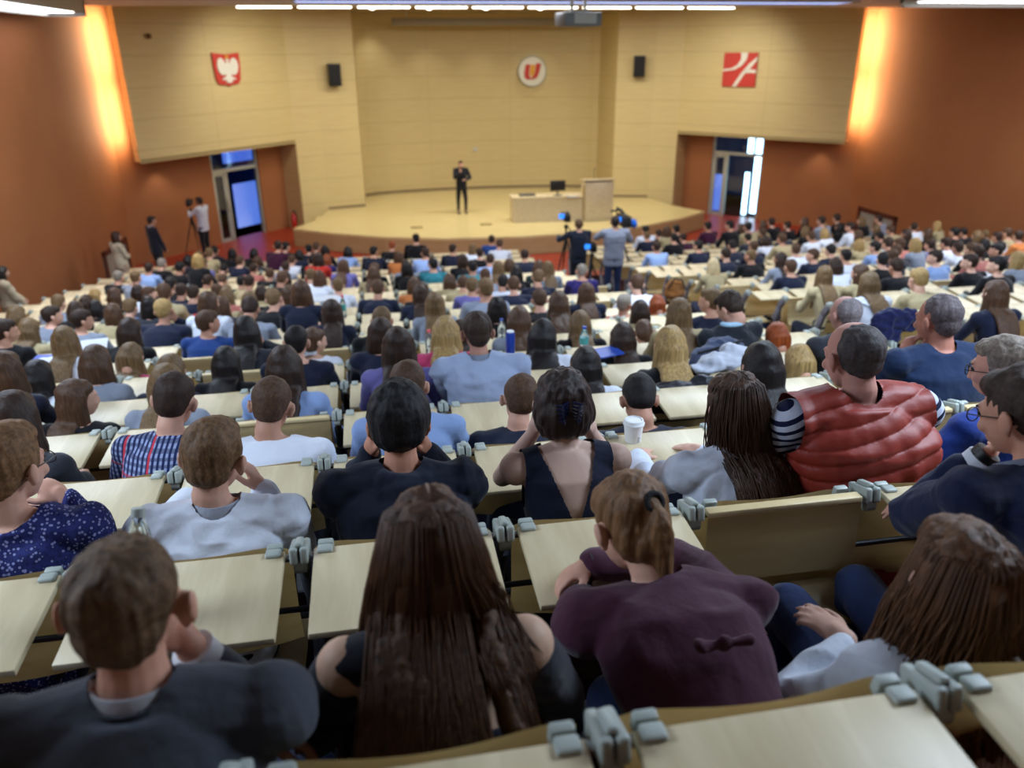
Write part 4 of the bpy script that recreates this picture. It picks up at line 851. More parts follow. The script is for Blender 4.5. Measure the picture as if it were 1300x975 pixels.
def build_seats():
    for q in IND:
        u = UN[q]; k, blk, i = q; r = empty('lecture_seat', (u['x'], u['Y'], u['z'])); st = hz(k)-hz(k+1); zh = FL if k < 19 else hz(19)
        fold = q in FOLD; near_ = u['d'] < 9
        if fold: setc(r, 'folded_desk', (0, 0, zh)); setc(r, 'folded_seat_pan', (0, 0, .45-st))
        else:
            d = setc(r, 'desk_top', (0, 0, zh)); d.rotation_euler = (.07, 0, 0); setc(r, 'seat_pan', (0, 0, .45-st))
            if near_:
                for s in (-1, 1): setc(r, 'desk_clamp', (s*.212, 0, zh))
        setc(r, 'backrest', (0, 0, zh))
        if near_:
            for s in (-1, 1): setc(r, 'backrest_clamp', (s*.212, 0, zh))
            setc(r, 'lower_rail', (0, 0, zh))
        setc(r, 'hinge_bracket', (-.28, 0, zh)); setc(r, 'rail', (0, 0, zh))
        if blk == 'right' and u['first']: setc(r, 'end_panel', (-.28, 0, zh))
        else: setc(r, 'support_post', (-.28, 0, zh))
        back_row = ROWN[k]+' row from back'
        if blk == 'left': pos = 'near block, %s from the centre aisle' % ROWN[u['n']-1-i]
        else: pos = 'far block, %s from the centre aisle' % ROWN[i]
        tag(r, ('folded ' if fold else '')+('beech lecture seat with desk, ' if blk == 'left' and not fold else 'beech lecture seat, ')+back_row+', '+pos, 'lecture seat', 'folding lecture seats in the raked rows')
        if u['last']:
            e = empty('seat_end_post', (u['x']+.28, u['Y'], u['z']), cat='seat post', group='end posts of the seat rows', label='grey capped end post closing the %s, %s side' % (back_row, 'aisle' if blk == 'left' else 'wall'))
            setc(e, 'hinge_bracket', (0, 0, zh)); setc(e, 'support_post', (0, 0, zh))
    bm = bme(); dsk = bme()
    for q in REST:
        u = UN[q]; k, blk, i = q; st = hz(k)-hz(min(k+1, 19)); zh = FL if k < 19 else hz(19); o = Vector((u['x'], u['Y'], u['z']+zh))
        fold = q in FOLD
        def put(b, nm, off=(0, 0, 0)):
            n0 = len(b.verts); b.from_mesh(SP[nm]); b.verts.ensure_lookup_table(); vs = b.verts[n0:]; bmesh.ops.translate(b, vec=o+Vector(off), verts=vs)
        put(bm, 'folded_desk' if fold else 'desk_top'); put(bm, 'backrest'); put(bm, 'hinge_bracket', (-.28, 0, 0)); put(bm, 'rail')
        n0 = len(bm.faces)
    me = bpy.data.meshes.new('seats')
    # material by part size: rebuild with slots
    bm.free(); dsk.free(); vs = []; fs = []; mi = []; slots = [MAT['desk'], MAT['ply'], MAT['cap'], MAT['chrome'], MAT['greypl']]
    cache = {}
    for nm, sl in (('desk_top', 0), ('folded_desk', 1), ('backrest', 1), ('hinge_bracket', 2), ('rail', 3), ('end_panel', 4), ('support_post', 4)):
        m_ = SP[nm]; a = np.empty(len(m_.vertices)*3, 'f'); m_.vertices.foreach_get('co', a); cache[nm] = (a.reshape(-1, 3), [list(p.vertices) for p in m_.polygons], sl)
    base = 0; V_ = []
    for q in REST:
        u = UN[q]; k, blk, i = q; zh = FL if k < 19 else hz(19); o = np.array((u['x'], u['Y'], u['z']+zh)); fold = q in FOLD
        for nm, off in (('folded_desk' if fold else 'desk_top', 0), ('backrest', 0), ('hinge_bracket', -.28), ('rail', 0), ('end_panel' if (blk == 'right' and u['first']) else 'support_post', -.28)):
            a, f, sl = cache[nm]; V_.append(a+o+np.array((off, 0, 0))); fs += [[x+base for x in p] for p in f]; mi += [sl]*len(f); base += len(a)
    V_ = np.concatenate(V_); me.from_pydata(V_.tolist(), [], fs); me.polygons.foreach_set('material_index', mi); [me.materials.append(s) for s in slots]
    tag(link('lecture_seats', me), 'the far rows of beech lecture seats towards the stage', 'lecture seats', kind='stuff')
build_seats()
# wooden front panel before the first row
for blk, xa, xb in (('left', -6.0, 3.66), ('right', 5.05, 14.2)):
    L = empty('front_row_panel', ((xa+xb)/2, rowY(19)+.02, 0), cat='panel', label='long beech modesty panel before the front row, %s of the centre aisle' % ('photographer side' if blk == 'left' else 'far side'))
    B1('panel_board', lambda b: box(b, (0, .05, .42), (xb-xa, .02, .6), bev=.004), MAT['ply'], L); B1('panel_feet', lambda b: [box(b, (x, .05, .06), (.05, .05, .12)) for x in [float(v) for v in np.linspace(-(xb-xa)/2+.1, (xb-xa)/2-.1, 8)]], MAT['steel'], L).__setitem__('kind', 'stuff')
print('seats', len(UN), 'individual', len(IND), 'max depth', UN[IND[-1]]['d'])
# ------------------------------------------------------------------ the people nearest the camera
MAT['eye'] = mat('eye_surface', '#1a1512', .2)
m = mat('floral_cloth', rough=.8, spec=.2); t = NT(m); v = t.coord((1, 1, 1)); vo = t.n('ShaderNodeTexVoronoi'); vo.inputs['Scale'].default_value = 85; t.l(v, vo.inputs['Vector']); t.base(t.ramp(vo.outputs['Distance'], [(.28, '#8f97cf'), (.36, '#1c2252'), (.7, '#2b3272')])); MAT['floral'] = m
m = mat('striped_cloth', rough=.8, spec=.2); t = NT(m); v = t.coord((1, 1, 1), rot=(0, .5, 0)); sx = t.n('ShaderNodeSeparateXYZ'); t.l(v, sx.inputs[0]); t.base(t.mix(t.math('LESS_THAN', t.math('FRACT', t.math('DIVIDE', sx.outputs[2], .034)), .42), '#c3cbe0', '#151a3a')); MAT['stripes'] = m
m = mat('quilted_nylon', '#9c3a30', .5, .4); t = NT(m); oc = t.objcol(); t.base(oc); v = t.coord(); t.bump(t.noise(v, 26, 4), .35, .006); MAT['nylon'] = m
def hero(px, py, n, Y, label, P, hipx=None, hipy=.30, wr=None, rz=0., fl=None):
    """person whose head centre shows at (px, py), sitting behind desk n, head at depth Y"""
    h = on_Y(px, py, Y); fl = fz(n) if fl is None else fl; o = Vector((h.x if hipx is None else hipx, rowY(n-1)+hipy, fl)); P = dict(P); P['head'] = tuple(h-o)
    loc = lambda q: tuple(on_Y(q[0], q[1], q[2])-o)
    if wr:
        A = {}
        for k, a in wr.items(): a = dict(a); a['w'] = loc(a['w']); A[k] = a
        P['arms'] = A
    if 'knees' in P:
        L = {}
        for k, q in P['knees'].items(): kn = on_z(q[0], q[1], fl+.53)-o; L[k] = ((k*.095, .02, .47), tuple(kn), (kn.x, kn.y-.03, .09))
        P['legs'] = L
    r, inf = fig('person', P, tuple(o), 0, label=label, group=None); inf['o'] = o; return r, inf
BH = '#33261c'
HI = {}
HI['suit'] = hero(166, 772, 1, 1.13, 'man in charcoal suit with close-cropped brown hair resting his jaw on his fist', dict(hair='b', hcol='#554331', skin='#cf9f88', top='#4a505b', thick=.021, sleeve=1.72, fold=.009, fsc=7, collar='#e4e8ef', lapel='#424853', inner='#e4e8ef', pitch=8, yaw=-2, ear=.008, w=1.03, ht=-.002, s=1.0, slouch=.03, bottom='#2a3048', vox=.005, neckr=.07),
    wr={1: dict(w=(243, 822, 1.2), pole=(.6, -.1, -.9), f=(-.45, .3, .7), n=(-.8, .3, -.1), c=1.5), -1: dict(w=(322, 925, 1.16), pole=(-1, .2, -.8), f=(.7, .1, -.5), n=(0, -.3, -.8), c=.5, t=1)}, hipy=.12)
HI['long'] = hero(545, 700, 1, 1.28, 'woman with very long straight dark brown hair over a bare back and dark strappy top', dict(fem=1, hair='l', hcol='#432b19', hlen=.6, hspread=1.5, hfront=120, strands=900, hgap=(26, 60, .36), skin='#cbac94', top='#191b26', cut='tank', sleeve=0, pitch=16, bottom='#10131c', vox=.006, part=.004, hfold=0), hipy=.12)
HI['maroon'] = hero(800, 668, 1, 1.52, 'woman in maroon blouse slumped forward over the desk, light brown ponytail with dark tie', dict(fem=1, hair='p', hcol='#6d5238', ppos=(.01, -.1, .045), pdir=(.1, -.25), plen=.2, skin='#cfa48f', top='#451f33', thick=.02, fold=.014, fsc=7, pitch=34, yaw=16, bottom='#1b2a4c', w=1.12, slouch=.07, vox=.006, sm=10, neck=(.04, -.1, -.11)), hipx=.66, hipy=.14,
    wr={1: dict(w=(752, 716, 1.6), pole=(1, .5, -.2), f=(-.9, -.1, -.3), n=(0, -.2, -1), c=.8), -1: dict(w=(800, 712, 1.75), pole=(-1, -.2, -.3), f=(1, .3, 0), n=(0, 0, -1), c=.5)})
HI['blouse'] = hero(1215, 735, 1, 1.10, 'woman in white blouse with long parted brown hair and blue jeans, leaning back', dict(fem=1, hair='l', hcol='#543a26', hlen=.22, hspread=1.3, hfront=135, strands=340, skin='#cfa996', top='#cfd7e4', thick=.018, fold=.016, fsc=7, pitch=2, yaw=-10, twist=-8, bottom='#26355c', part=.005, vox=.006, knees={-1: (1000, 770), 1: (1090, 745)}), hipx=1.22, hipy=.16,
    wr={-1: dict(w=(1075, 812, 1.28), pole=(-1, -.5, -.4), f=(-.4, .8, .1), n=(.2, 0, -1), c=.4), 1: dict(w=(1240, 860, 1.3), pole=(1, -.3, -.6), f=(-.4, .8, .1), n=(0, 0, -1), c=.4)})
HI['edge'] = hero(-290, 770, 1, 1.15, 'person in white shirt cut off by the edge, only the sleeve showing', dict(hair='s', hcol='#2b211b', top='#b3bccb', skin='#cf9f88', vox=.008, dec=.5), hipy=.14, wr={1: dict(w=(-80, 850, 1.25), pole=(.3, 0, -1), f=(-.2, .9, 0), n=(0, 0, -1), c=.5)})
HI['floral'] = hero(12, 596, 2, 2.18, 'young man in navy patterned shirt adjusting his glasses', dict(hair='s', hcol='#6a5138', ht=.006, skin='#cfa48f', top='#2b3272', topmat=MAT['floral'], thick=.016, pitch=10, yaw=-22, fold=.013, glasses=1, eyes=1, vox=.006), hipx=-1.2,
    wr={1: dict(w=(84, 634, 2.3), pole=(.25, .1, -1), f=(-.75, .3, .55), n=(-.3, .2, -.8), c=1.0)})
HI['whiteL'] = hero(272, 585, 2, 2.22, 'young man in white shirt with short sandy brown hair and raised right hand', dict(hair='s', hcol='#5b452f', ht=.002, skin='#cfa48f', top='#dbe2f0', thick=.018, collar='#dfe5f2', pitch=12, yaw=-12, tilt=4, fold=.014, fsc=10, eyes=1, vox=.006), hipx=-.6,
    wr={1: dict(w=(331, 622, 2.34), pole=(.35, .1, -1), f=(-.3, .2, .8), n=(-.9, .1, 0), c=.9)})
HI['hoodie'] = hero(506, 541, 2, 2.3, 'man in navy hooded sweatshirt with black swept hair, both hands at his temples', dict(hair='s', hcol='#0e0d12', ht=.014, skin='#bf8c74', top='#121a2d', thick=.022, fold=.014, hood=1, pitch=10, w=1.03, vox=.006), hipx=.03,
    wr={1: dict(w=(541, 575, 2.4), pole=(.5, .1, -1), f=(-.12, -.05, 1), n=(-1, .1, 0), c=.4), -1: dict(w=(471, 575, 2.4), pole=(-.5, .1, -1), f=(.12, -.05, 1), n=(1, .1, 0), c=.4)})
HI['vneck'] = hero(713, 515, 2, 2.34, 'woman in sleeveless navy dress with V-shaped back and dark hair held by a claw clip', dict(fem=1, hair='o', hcol='#251a18', hlen=.07, hspread=.9, hfront=90, skin='#cfb3a4', top='#121a30', cut='sleeveless', sleeve=0, thick=.011, vneck=(.085, .22), neckr=.085, pitch=14, fold=.003, vox=.006, armhole=.155), hipx=.6,
    wr={1: dict(w=(750, 548, 2.43), pole=(.6, .1, -1), f=(-.15, -.05, 1), n=(-1, .1, 0), c=.3), -1: dict(w=(678, 548, 2.43), pole=(-.6, .1, -1), f=(.15, -.05, 1), n=(1, .1, 0), c=.3)})
HI['whiteR'] = hero(932, 520, 2, 2.25, 'woman in white blouse with long dark brown hair beside the paper cup', dict(fem=1, hair='l', hcol='#3c2a20', hlen=.34, hspread=1.12, strands=160, hdrift=(.06, 0), skin='#cfa996', top='#d3dcee', thick=.017, fold=.015, pitch=16, yaw=6, vox=.006), hipx=1.1)
HI['vest'] = hero(1082, 455, 2, 2.2, 'man in red quilted vest over a striped shirt, grey hair thin at the crown', dict(hair='g', hcol='#3a373a', skin='#bd8c7e', top='#c3cbe0', topmat=MAT['stripes'], thick=.018, vest='#8f3227', vestmat=MAT['nylon'], pitch=16, yaw=8, w=1.17, slouch=.05, fold=.006, vox=.006, sleeve=1.5), hipx=1.7, hipy=.25,
    wr={-1: dict(w=(1005, 560, 2.45), pole=(-1, -.3, -.6), f=(.4, .8, 0), n=(0, 0, -1), c=.4), 1: dict(w=(1100, 520, 2.6), pole=(1, -.3, -.6), f=(-.4, .8, 0), n=(0, 0, -1), c=.4)})
HI['suitR'] = hero(1298, 528, 1, 1.56, 'man in navy suit with watch and white cuff holding his hand to his face', dict(hair='s', hcol='#3a322e', skin='#cf9f88', top='#172140', thick=.022, fold=.012, sleeve=1.75, collar='#c3cbe0', lapel='#172140', inner='#dfe5f2', pitch=20, yaw=18, w=1.02, glasses=1, eyes=1, vox=.006), hipx=2.0, hipy=.2,
    wr={-1: dict(w=(1248, 580, 1.6), pole=(-.7, .1, -1), f=(.62, .35, -.1), n=(.3, .9, .1), c=.5), 1: dict(w=(1185, 640, 1.72), pole=(1, -.3, -.3), f=(-1, .1, 0), n=(0, 0, -1), c=.4)})
HI['polo'] = hero(1272, 470, 2, 2.35, 'grey-haired man in bright blue shirt and glasses with folded hands', dict(hair='s', hcol='#6c6660', skin='#cc9884', top='#26408f', thick=.017, yaw=38, pitch=12, twist=12, glasses=1, eyes=1, vox=.007, fold=.01), hipx=2.35,
    wr={-1: dict(w=(1178, 572, 2.4), pole=(-1, -.2, -.6), f=(-.6, .5, .2), n=(0, .1, -1), c=1.0), 1: dict(w=(1192, 566, 2.42), pole=(.6, -.3, -.8), f=(-.8, .2, .2), n=(0, 0, -1), c=1.0)})
HI['baldnavy'] = hero(1190, 408, 3, 3.25, 'broad man in dark blue sweater with cropped grey hair, hand at his chin', dict(hair='b', hcol='#4f4a50', skin='#b07a68', top='#132747', thick=.02, w=1.16, pitch=10, yaw=14, fold=.007, vox=.007, hs=1.08, bottom='#141a2c'), hipx=2.75,
    wr={-1: dict(w=(1145, 450, 3.3), pole=(-1, -.3, -.7), f=(.4, .1, .8), n=(.8, .1, 0), c=1.2)})
HI['greyman'] = hero(1072, 400, 4, 4.3, 'bald grey-haired man in dark clothes facing the stage behind the red vest', dict(hair='g', hcol='#6b6870', skin='#b98f84', top='#23262e', thick=.018, pitch=8, yaw=10, vox=.008, fold=.006))
HI['hooded'] = hero(926, 392, 5, 5.25, 'young man in charcoal hooded top with pale blue lining bending over his phone', dict(hair='s', hcol='#2c231d', skin='#cfa48f', top='#1d232b', thick=.022, hood=1, pitch=38, yaw=34, twist=14, vox=.008, fold=.008, w=1.05))
HI['whitemid'] = hero(606, 424, 4, 4.28, 'man in crumpled pale blue-grey shirt with short brown hair, middle of the near block', dict(hair='s', hcol='#30251f', skin='#b08472', top='#98a6c2', thick=.02, collar='#a9b6cc', pitch=10, w=1.12, vox=.008, fold=.012, bottom='#10131c'), hipx=.62)
# small things worn or attached
r, f = HI['vneck']; b = bme(); c = f['hc']+f['H']@Vector((.0, -.12, .0)); 
for k in (-1, 1):
    for j in range(5): tube(b, [c+Vector((k*.006, -.004, .035-.012*j)), c+Vector((k*.03, -.014, .03-.014*j)), c+Vector((k*.045, .012, .02-.014*j))], [.004, .0045, .002], 6)
    tube(b, [c+Vector((k*.03, -.014, .03)), c+Vector((k*.022, -.012, -.035))], .005, 6)
tag(link('hair_claw_clip', fin(b), mat('clip_blue_black', '#151c3a', .15), r))
r, f = HI['maroon']; b = bme(); c = f['hc']+f['H']@Vector((.01, -.118, .045)); M3 = f['H']
for i in range(14):
    a = 2*PI*i/14; a2 = 2*PI*(i+1)/14; cap(b, c+M3@Vector((math.cos(a)*.02, 0, math.sin(a)*.02)), c+M3@Vector((math.cos(a2)*.02, 0, math.sin(a2)*.02)), .008, .008, 8)
link('hair_tie', fin(b), MAT['blackfab'], r)
def on_back(f, t, x, extra):   # a point on the back of a figure
    return f['sp'](t)+f['X']*x-f['Yd']*extra
b = bme(); c = on_back(f, .72, .03, .150)
sph(b, c, (.022, .012, .022)); 
for k in (-1, 1): cap(b, c, c+f['X']*(k*.055)-f['Yd']*.0, .008, .017, 10)
link('bow_knot', remesh(b, .006, 2, None, .004, 20), MAT['cloth'], r, '#451f33')
wv = f['arm'][1][2]; e_ = f['arm'][1][1]; d_ = (wv-e_).normalized(); b = bme(); tube(b, [wv-d_*.008, wv+d_*.012], .031, 20); link('wristband', fin(b), MAT['black'], r)
r, f = HI['suitR']; wv = f['arm'][-1][2]; e_ = f['arm'][-1][1]; d_ = (wv-e_).normalized(); b = bme(); tube(b, [wv-d_*.006, wv+d_*.02], .034, 20); link('wristwatch', fin(b), MAT['black'], r)
r, f = HI['long']
for k in (-1, 1):
    b = bme(); pts = [on_back(f, t, k*(.035+.05*(t-.5)*2), .108+.0*t) for t in (.52, .66, .8, .92)]+[f['sp'](.97)+f['X']*(k*.1)]; tube(b, pts, .007, 8, rx=1.3); link('shoulder_strap', fin(b), MAT['blackfab'], r)
    b = bme(); s, e, wv, a = f['arm'][k]; cap(b, s+(e-s)*.12, e, .064, .058); cap(b, e, e.lerp(wv, .9), .058, .04); link('sleeve', remesh(b, .008, 3, None, .008), MAT['cloth'], r, '#2b2c36')
b = bme(); loft(b, [(f['sp'](.36), .155, .115, f['Yd']), (f['sp'](.46), .156, .118, f['Yd'])], f['X']); link('back_band', fin(b), MAT['cloth'], r, '#171a2c')
r, f = HI['hooded']; b = bme()
for j in range(-4, 5): an_ = j*.36; q = f['c7']+f['X']*(math.sin(an_)*.08)-f['Yd']*(math.cos(an_)*.06)+f['up']*.035; sph(b, q, (.03, .026, .02))
link('hood_lining', remesh(b, .008, 3), MAT['cloth'], r, '#a9d0ea')
# ------------------------------------------------------------------ people standing
def stand(name, px, py, Y, fl, label, P, face=0., H_=1.78):
    h = on_Y(px, py, Y); s = (h.z-fl)/(H_-.12); P = dict(P); hp = .93
    P.setdefault('head', (0, .02, H_-.12)); P['hip'] = P.get('hip', (0, 0, hp)); k_ = P.pop('stance', .1)
    P.setdefault('legs', {k: ((k*.09, 0, hp-.02), (k*k_, .03, .5), (k*k_, 0, .09)) for k in (-1, 1)}); P.setdefault('slouch', .01); P.setdefault('vox', .012); P.setdefault('eyes', 1)
    r, f = fig('person', P, (h.x, Y, fl), face, label=label); r.scale = (s, s, s); r.location.x = h.x; return r, f
AR = lambda lw, lp, rw, rp, lf=(0, 0, -1), rf=(0, 0, -1): {-1: dict(w=lw, pole=lp, f=lf, n=(1, 0, 0), c=.5), 1: dict(w=rw, pole=rp, f=rf, n=(-1, 0, 0), c=.5)}
p = on_z(585, 271, SZ)
SPK = stand('person', 585, 209, p.y, SZ, 'speaker in dark suit standing on the stage with a microphone', dict(hair='s', hcol='#3a2c20', top='#17181f', thick=.022, bottom='#15161c', collar='#9aa0a8', skin='#cfa48f', stance=.13,
    arms={1: dict(w=(.06, .2, 1.42), pole=(1, -.2, -1), f=(-.3, .1, .7), n=(0, -1, 0), c=1.4), -1: dict(w=(-.12, .2, 1.18), pole=(-1, -.4, -.6), f=(.7, .5, .1), n=(0, 0, -1), c=.7)}), PI+.05)
r, f = SPK; wv = f['arm'][1][2]; MICP = r
stand('person', 253, 256, 23.7, 0, 'photographer in white shirt and dark trousers behind a tripod by the left wall', dict(hair='s', hcol='#1a1513', top='#b9bdc8', bottom='#14151a', skin='#8a6552', yaw=0, arms={-1: dict(w=(-.1, .33, 1.38), pole=(-1, -.2, -.8), f=(.3, .7, .2), n=(0, 0, -1), c=.9), 1: dict(w=(.12, .33, 1.3), pole=(1, -.2, -.8), f=(-.3, .7, .2), n=(0, 0, -1), c=.9)}), 1.1)
stand('person', 192, 281, 21.0, 0, 'man in dark navy suit leaning by the left wall with hands clasped', dict(hair='s', hcol='#1d1714', top='#1a1d2a', bottom='#181b26', collar='#b9bdc8', skin='#b08472', pitch=5, arms=AR((-.08, .2, .9), (-1, -.5, -.3), (.05, .22, .88), (1, -.5, -.3), (.6, .5, -.5), (-.6, .5, -.5))), -.9)
stand('person', 147, 301, 19.5, 0, 'woman in cream jacket and pale skirt standing by the left wall with folded arms', dict(fem=1, hair='o', hcol='#2c1a14', top='#b5aa94', bottom='#9c8474', skin='#b08472', H_=1.68, arms=AR((-.02, .2, 1.12), (-1, -.3, -.8), (.05, .2, 1.08), (1, -.3, -.8), (1, .2, 0), (-1, .2, 0))), -.8, 1.68)
stand('person', 2, 347, 15.2, .30, 'woman in long beige coat standing against the left wall at the frame edge', dict(fem=1, hair='l', hcol='#17110f', top='#a79a82', bottom='#8f7f66', skin='#a98472', thick=.03, arms=AR((-.05, .25, 1.0), (-1, -.3, -.6), (.12, .2, .95), (1, -.3, -.6), (.8, .3, -.3), (-.5, .3, -.6))), -.9, 1.68)
CAMM = [stand('person', 735, 286, 16.3, fz(16), 'cameraman in dark navy jacket working in the centre aisle', dict(hair='s', hcol='#4a3a2a', top='#131a2a', bottom='#14141c', skin='#a98472', thick=.02, w=1.05, arms={-1: dict(w=(-.34, .36, 1.36), pole=(-1, -.3, -.6), f=(-.1, .9, .1), n=(0, 0, -1), c=.8), 1: dict(w=(.2, .32, 1.1), pole=(1, -.4, -.6), f=(-.2, .9, 0), n=(0, 0, -1), c=.8)}), .05),
        stand('person', 781, 283, 15.2, fz(15), 'cameraman in pale grey sweatshirt and jeans standing in the centre aisle', dict(hair='s', hcol='#211a18', top='#7f8698', bottom='#1c2a4c', skin='#a98472', shoe='#9aa0a8', thick=.022, w=1.1, arms={-1: dict(w=(-.14, .36, 1.42), pole=(-1, -.3, -.6), f=(.1, .9, .1), n=(0, 0, -1), c=.8), 1: dict(w=(.22, .36, 1.3), pole=(1, -.4, -.6), f=(-.2, .9, 0), n=(0, 0, -1), c=.8)}), -.08)]
# ------------------------------------------------------------------ things on desks and in the aisles
def deskpt(px, py, k): return on_z(px, py, hz(k)-.01)
def put(name, loc, rz=0, **kw): return empty(name, tuple(loc), rz, **kw)
MAT['paper'] = mat('white_paper', '#c5cad2', .6); MAT['cupw'] = mat('cup_paper', '#dfe3e6', .5); MAT['pet'] = mat('clear_plastic', '#e6f2fa', .05, trans=.92); MAT['label'] = mat('bottle_label', '#4fa39a', .5); MAT['bluecap'] = mat('blue_cap', '#2c4fb0', .4); MAT['redcap'] = mat('red_cap', '#d2404a', .4); MAT['pinkcap'] = mat('pink_cap', '#e0606a', .4); MAT['can'] = mat('blue_can', '#1d3fa0', .3); MAT['tan'] = mat('tan_leather', '#8c5a2c', .6)
# paper cup
p = deskpt(803, 566, 2); L = put('paper_cup', p, cat='cup', label='white paper coffee cup with lid standing on an empty desk')
B1('cup_body', lambda b: lathe(b, [(.030, 0), (.031, .004), (.041, .105)]), MAT['cupw'], L); B1('lid', lambda b: lathe(b, [(.044, .1), (.045, .108), (.041, .112), (.039, .122), (.034, .124), (.033, .12)]), MAT['cupw'], L)
def arcpatch(b, r, z0, z1, a0, a1, n=8):
    A = [(b.verts.new((math.cos(a)*r(z0), math.sin(a)*r(z0), z0)), b.verts.new((math.cos(a)*r(z1), math.sin(a)*r(z1), z1))) for a in [a0+(a1-a0)*i/n for i in range(n+1)]]
    for (p_, q_), (s_, t_) in zip(A, A[1:]): b.faces.new((p_, s_, t_, q_))
B1('print', lambda b: [arcpatch(b, lambda z: .0306+.0104*z/.105, .03+.007*i, .034+.007*i, -1.35, -1.35+w_) for i, w_ in enumerate((.45, .3, .4, .25))], MAT['greypl'], L)
def bottle(px, py, k, cap_, label, h=.22, r=.032, lab=True, tilt=None, loc=None):
    p = loc if loc is not None else deskpt(px, py, k); L = put('water_bottle', p, cat='bottle', label=label, group=None)
    B1('bottle_body', lambda b: lathe(b, [(r*.8, 0), (r, .01), (r, h*.25), (r*.93, h*.3), (r, h*.36), (r, h*.62), (r*.75, h*.78), (r*.4, h*.88), (r*.4, h*.93)]), MAT['pet'], L); B1('bottle_cap', lambda b: lathe(b, [(r*.45, h*.92), (r*.45, h), (r*.4, h*1.01)]), cap_, L)
    if lab: B1('wrap_label', lambda b: lathe(b, [(r*1.01, h*.37), (r*1.012, h*.6)]), MAT['label'], L)
    if tilt: L.rotation_euler = tilt
    return L
bottle(741, 448, 4, MAT['bluecap'], 'clear water bottle with blue cap and green label standing on a desk', .2)
bottle(637, 432, 5, MAT['bluecap'], 'small water bottle with blue cap behind the can', .19, lab=False)
bottle(437, 404, 7, MAT['redcap'], 'tall bottle with red cap on a desk in the near block', .26)
bottle(546, 452, 5, MAT['pinkcap'], 'bottle with coral pink cap beside the blond girl in pink', .22, lab=False)
p = on_Y(158, 722, 1.62); bottle(0, 0, 1, MAT['cap'], 'empty clear plastic bottle lying on the desk by the white shirt', .24, .035, False, (-.35, .1, 0), p-Vector((0, -.02, .13)))
p = deskpt(648, 449, 4); L = put('drink_can', p, cat='can', label='blue drink can with white top on a desk'); B1('can_body', lambda b: lathe(b, [(.028, 0), (.033, .01), (.033, .15), (.027, .165)]), MAT['can'], L); B1('can_top', lambda b: lathe(b, [(.026, .166), (.029, .168), (.024, .176)]), MAT['cupw'], L)
def papers(px, py, k, rz, label, w=.21, d=.29, name='paper_sheet', mt='paper'):
    p = deskpt(px, py, k); L = put(name, (p.x, p.y, p.z+.028), rz, cat='paper' if mt == 'paper' else 'folder', label=label); B1('sheet', lambda b: [box(b, (.004*i, .003*i, .002*i), (w, d, .0015)) for i in range(3)], MAT[mt], L, smooth=False).rotation_euler = (.07, 0, 0)
papers(118, 444, 5, .2, 'white papers on the desk of the straight-haired blond girl'); papers(60, 462, 5, -.1, 'violet folder under the papers at the near left', .24, .2, 'folder', 'bluecap'); papers(770, 452, 4, .3, 'blue exercise book on a desk by the water bottle', .2, .15, 'exercise_book', 'bluecap')
papers(405, 382, 9, 0., 'white sheet spread on a desk in the near block', .5, .2); papers(1105, 385, 6, .3, 'white sheet on a desk in the far block', .3, .2); papers(1245, 352, 8, .1, 'white sheet on a desk near the light blue shirt', .4, .2); papers(385, 452, 5, .1, 'small heap of white paper on an empty desk', .2, .12)
# bags and jackets
def blobby(name, loc, prims, mt, label, cat, color, fold=.012, vox=.01, rz=0, extra=None, part='fabric_shell'):
    L = put(name, loc, rz, cat=cat, label=label); b = bme()
    for q in prims:
        if len(q) == 2: sph(b, q[0], q[1])
        else: cap(b, *q)
    link(part, remesh(b, vox, 3, None, fold, 14, 5), mt, L, color)
    if extra: extra(L)
    return L
p = deskpt(908, 466, 4); blobby('backpack', (p.x, p.y-.02, p.z+.02), [((0, 0, .07), (.2, .15, .08)), ((.06, .05, .1), (.15, .12, .08)), ((-.1, -.04, .05), (.12, .12, .06))], MAT['cloth'], 'grey-blue backpack lying on a desk behind the hooded man', 'backpack', '#3a4460', extra=lambda L: [B1('zip_strap', lambda b: tube(b, [(-.17, -.05, .12), (0, -.08, .17), (.17, 0, .17)], .009, 8), MAT['blackfab'], L), B1('front_pocket', lambda b: sph(b, (0, -.1, .07), (.12, .05, .055)), MAT['cloth'], L, color='#56648c')])
p = deskpt(946, 486, 3); blobby('white_garment', (p.x-.06, p.y+.2, p.z+.02), [((0, 0, .04), (.16, .09, .055)), ((.1, .05, .07), (.1, .09, .06)), ((-.1, -.02, .02), (.1, .07, .035))], MAT['cloth'], 'crumpled white garment on a desk beside the backpack', 'garment', '#b5bccb', .02)
p = on_Y(850, 482, rowY(3)+.06); blobby('puffer_jacket', (p.x, p.y-.02, p.z-.06), [((0, 0, .0), (.22, .06, .05)), ((.02, -.01, -.08), (.24, .07, .05)), ((.2, 0, .02), (.09, .06, .06)), ((-.19, 0, -.02), (.07, .06, .05))], MAT['nylon'], 'glossy black puffer jacket hung behind the long-haired blond woman', 'jacket', '#10131f', .016)
p = on_Y(1132, 405, rowY(4)+.1); blobby('navy_jacket', (p.x, p.y, p.z-.12), [((.0, 0, .12), (.17, .07, .08)), ((-.06, .0, 0), (.17, .08, .12)), ((-.12, -.02, -.12), (.13, .08, .12)), ((.12, 0, .1), (.1, .07, .1))], MAT['cloth'], 'dark navy jacket draped over an aisle seat', 'jacket', '#141a44', .025)
p = deskpt(856, 356, 9); blobby('shoulder_bag', (p.x, p.y-.05, p.z-.1), [((0, 0, .0), (.16, .08, .14)), ((0, 0, -.08), (.17, .09, .1))], MAT['cloth'], 'tan leather shoulder bag with dark strap on an aisle seat', 'bag', '#8c5a2c', .01, extra=lambda L: B1('bag_strap', lambda b: tube(b, [(-.14, -.08, .02), (-.06, -.1, .17), (.06, -.1, .14), (.14, -.08, -.02)], .012, 8), MAT['blackfab'], L))
